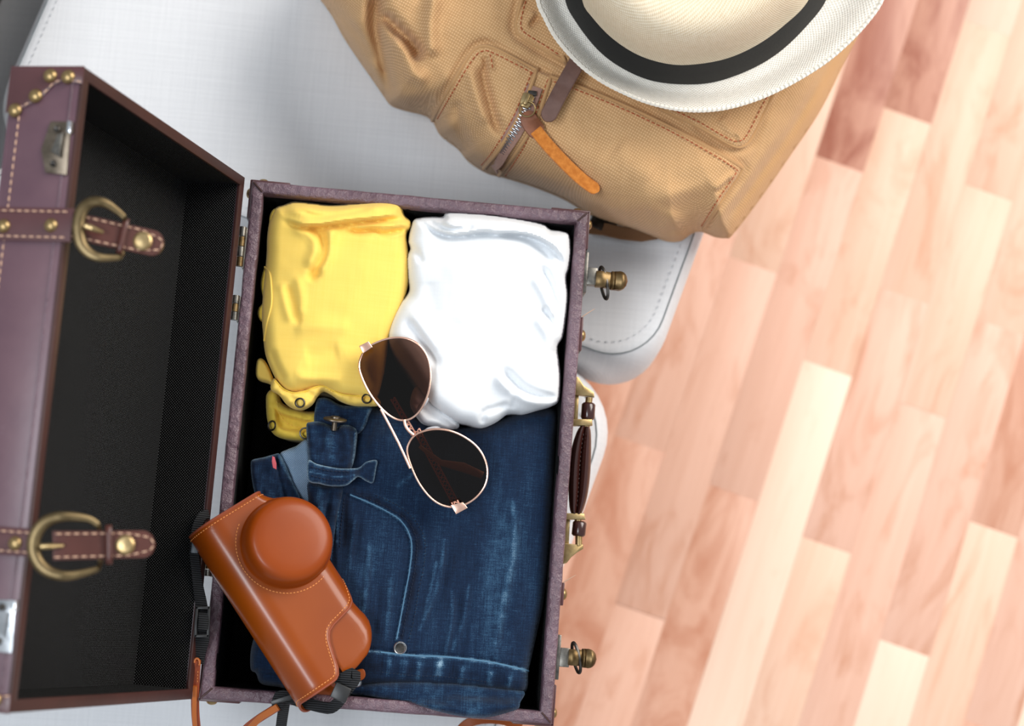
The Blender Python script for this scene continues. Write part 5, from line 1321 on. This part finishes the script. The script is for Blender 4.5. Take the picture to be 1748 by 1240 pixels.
# neck strap: black webbing with slides, leather ends
def rib(name, pts, w_, t_, mat, ups=None, parent=cc_): return MB().ribbon([Vector(p) for p in cat([list(P(*q)) for q in pts], False, .003)], w_, t_, ups).build(name, mat, parent)
rib('webbing', [(574, 1168, .026), (590, 1156, .030), (604, 1150, .031), (606, 1160, .030), (594, 1176, .028), (583, 1190, .024), (577, 1200, .020), (565, 1209, .014), (550, 1208, .010), (530, 1203, .008), (508, 1197, .008), (492, 1190, .009), (478, 1188, .010), (474, 1198, .008), (474, 1212, .004)], .0085, .0016, M_web)
rib('webbing', [(487, 1190, .006), (485, 1205, -.004), (482, 1225, -.02), (478, 1255, -.045)], .0082, .0016, M_web)
MB().box(P(582, 1183, .030), (.0062, .0058, .0028), Matrix.Rotation(-.35, 3, 'Z'), .0009).build('strap_slide', M_black, cc_)
a, b = P(463, 1199, .014), P(502, 1188, .014); d_ = (b-a).normalized(); nn3 = d_.cross(Vector((0, 0, 1)))
MB().prism([a-nn3*.001, a+nn3*.002, b+nn3*.0022, b+d_*.001-nn3*.0016], .0022, bev=.0004).build('strap_slide', M_black, cc_)
for x0 in (0, 1.2): rib('leather_end', [(474, 1207, .006+x0*.002), (460, 1216, .000+x0*.002), (444, 1226, -.008+x0*.002), (425, 1240+x0*4, -.018), (408, 1256, -.03)], .0062-.001*x0, .0016, M_rustleather if x0 == 0 else M_orangeleather)
# left run of the strap over the hinge gap
rib('webbing', [(356, 878, .012), (345, 882, .016), (336, 900, .017), (332, 925, .016), (331, 945, .015)], .0070, .0018, M_web)
rib('webbing', [(331, 940, .016), (333, 960, .015), (338, 1000, .013), (343, 1030, .012), (346, 1062, .012), (345, 1090, .010), (339, 1112, .007), (335, 1132, .004)], [.0070+.004*sm((i-4)/20)-.006*sm((i-48)/16) for i in range(200)], .0016, M_web)
MB().box(P(333, 934, .018), (.0026, .0048, .0020), None, .0006).build('strap_clip', M_greyplastic, cc_)
# ladder slide: frame of four bars
def fr_(x0, y0, x1, y1, z):
    mb = MB(); a, b, c, d = P(x0, y0, z), P(x1, y0, z), P(x1-2, y1, z), P(x0-2, y1, z)
    w_ = .0022
    for p, q in ((a, b), (b, c), (c, d), (d, a)):
        dn_ = (q-p).normalized(); R = Matrix([[dn_.x, -dn_.y, 0], [dn_.y, dn_.x, 0], [0, 0, 1]]); mb.box((p+q)/2, ((q-p).length/2+.001, w_/2, .0014), R, .0005)
    return mb
fr_(336, 1038, 357, 1086, .0165).build('strap_slide', M_black, cc_)
mb = MB()
MB().ribbon([P(347, 1044, .012), P(347, 1050, .0175), P(347, 1062, .0195), P(346, 1074, .0185), P(346, 1082, .012)], .0072, .0016, [(0, .3, .9), (0, .2, 1), (0, 0, 1), (0, -.2, 1), (0, -.3, .9)]).build('webbing', M_web, cc_)
rib('leather_end', [(336, 1128, .008), (334, 1160, .001), (333, 1195, -.006), (334, 1225, -.014), (338, 1262, -.03)], .0060, .0018, M_rustleather)
rib('leather_end', [(333, 1172, .001), (332, 1200, -.004), (332, 1225, -.011), (335, 1262, -.026)], .0034, .0024, M_orangeleather)
MB().tube([P(336+4.5*math.cos(a), 1132+7*math.sin(a), .0085) for a in np.linspace(PI, 2.2*PI, 14)], .0009, 6).build('leather_loop', M_orangeleather, cc_)
MB().stitches([P(338, 1145, .006), P(337, 1170, .001)], .0016, .001, .0003).build('stitching', M_othread, cc_)['kind'] = 'stuff'
MB().stitches([P(468, 1216, .004), P(450, 1228, -.003)], .0016, .001, .0003).build('stitching', M_othread, cc_)['kind'] = 'stuff'
# far end of the strap curling on the sofa below the suitcase
rib('leather_end', [(775, 1262, -.118), (792, 1240, -.117), (810, 1231, -.116), (835, 1228, -.116), (862, 1231, -.117), (890, 1242, -.118)], .0075, .0020, M_tan, [(0, .2, .9)]*400 if False else None)
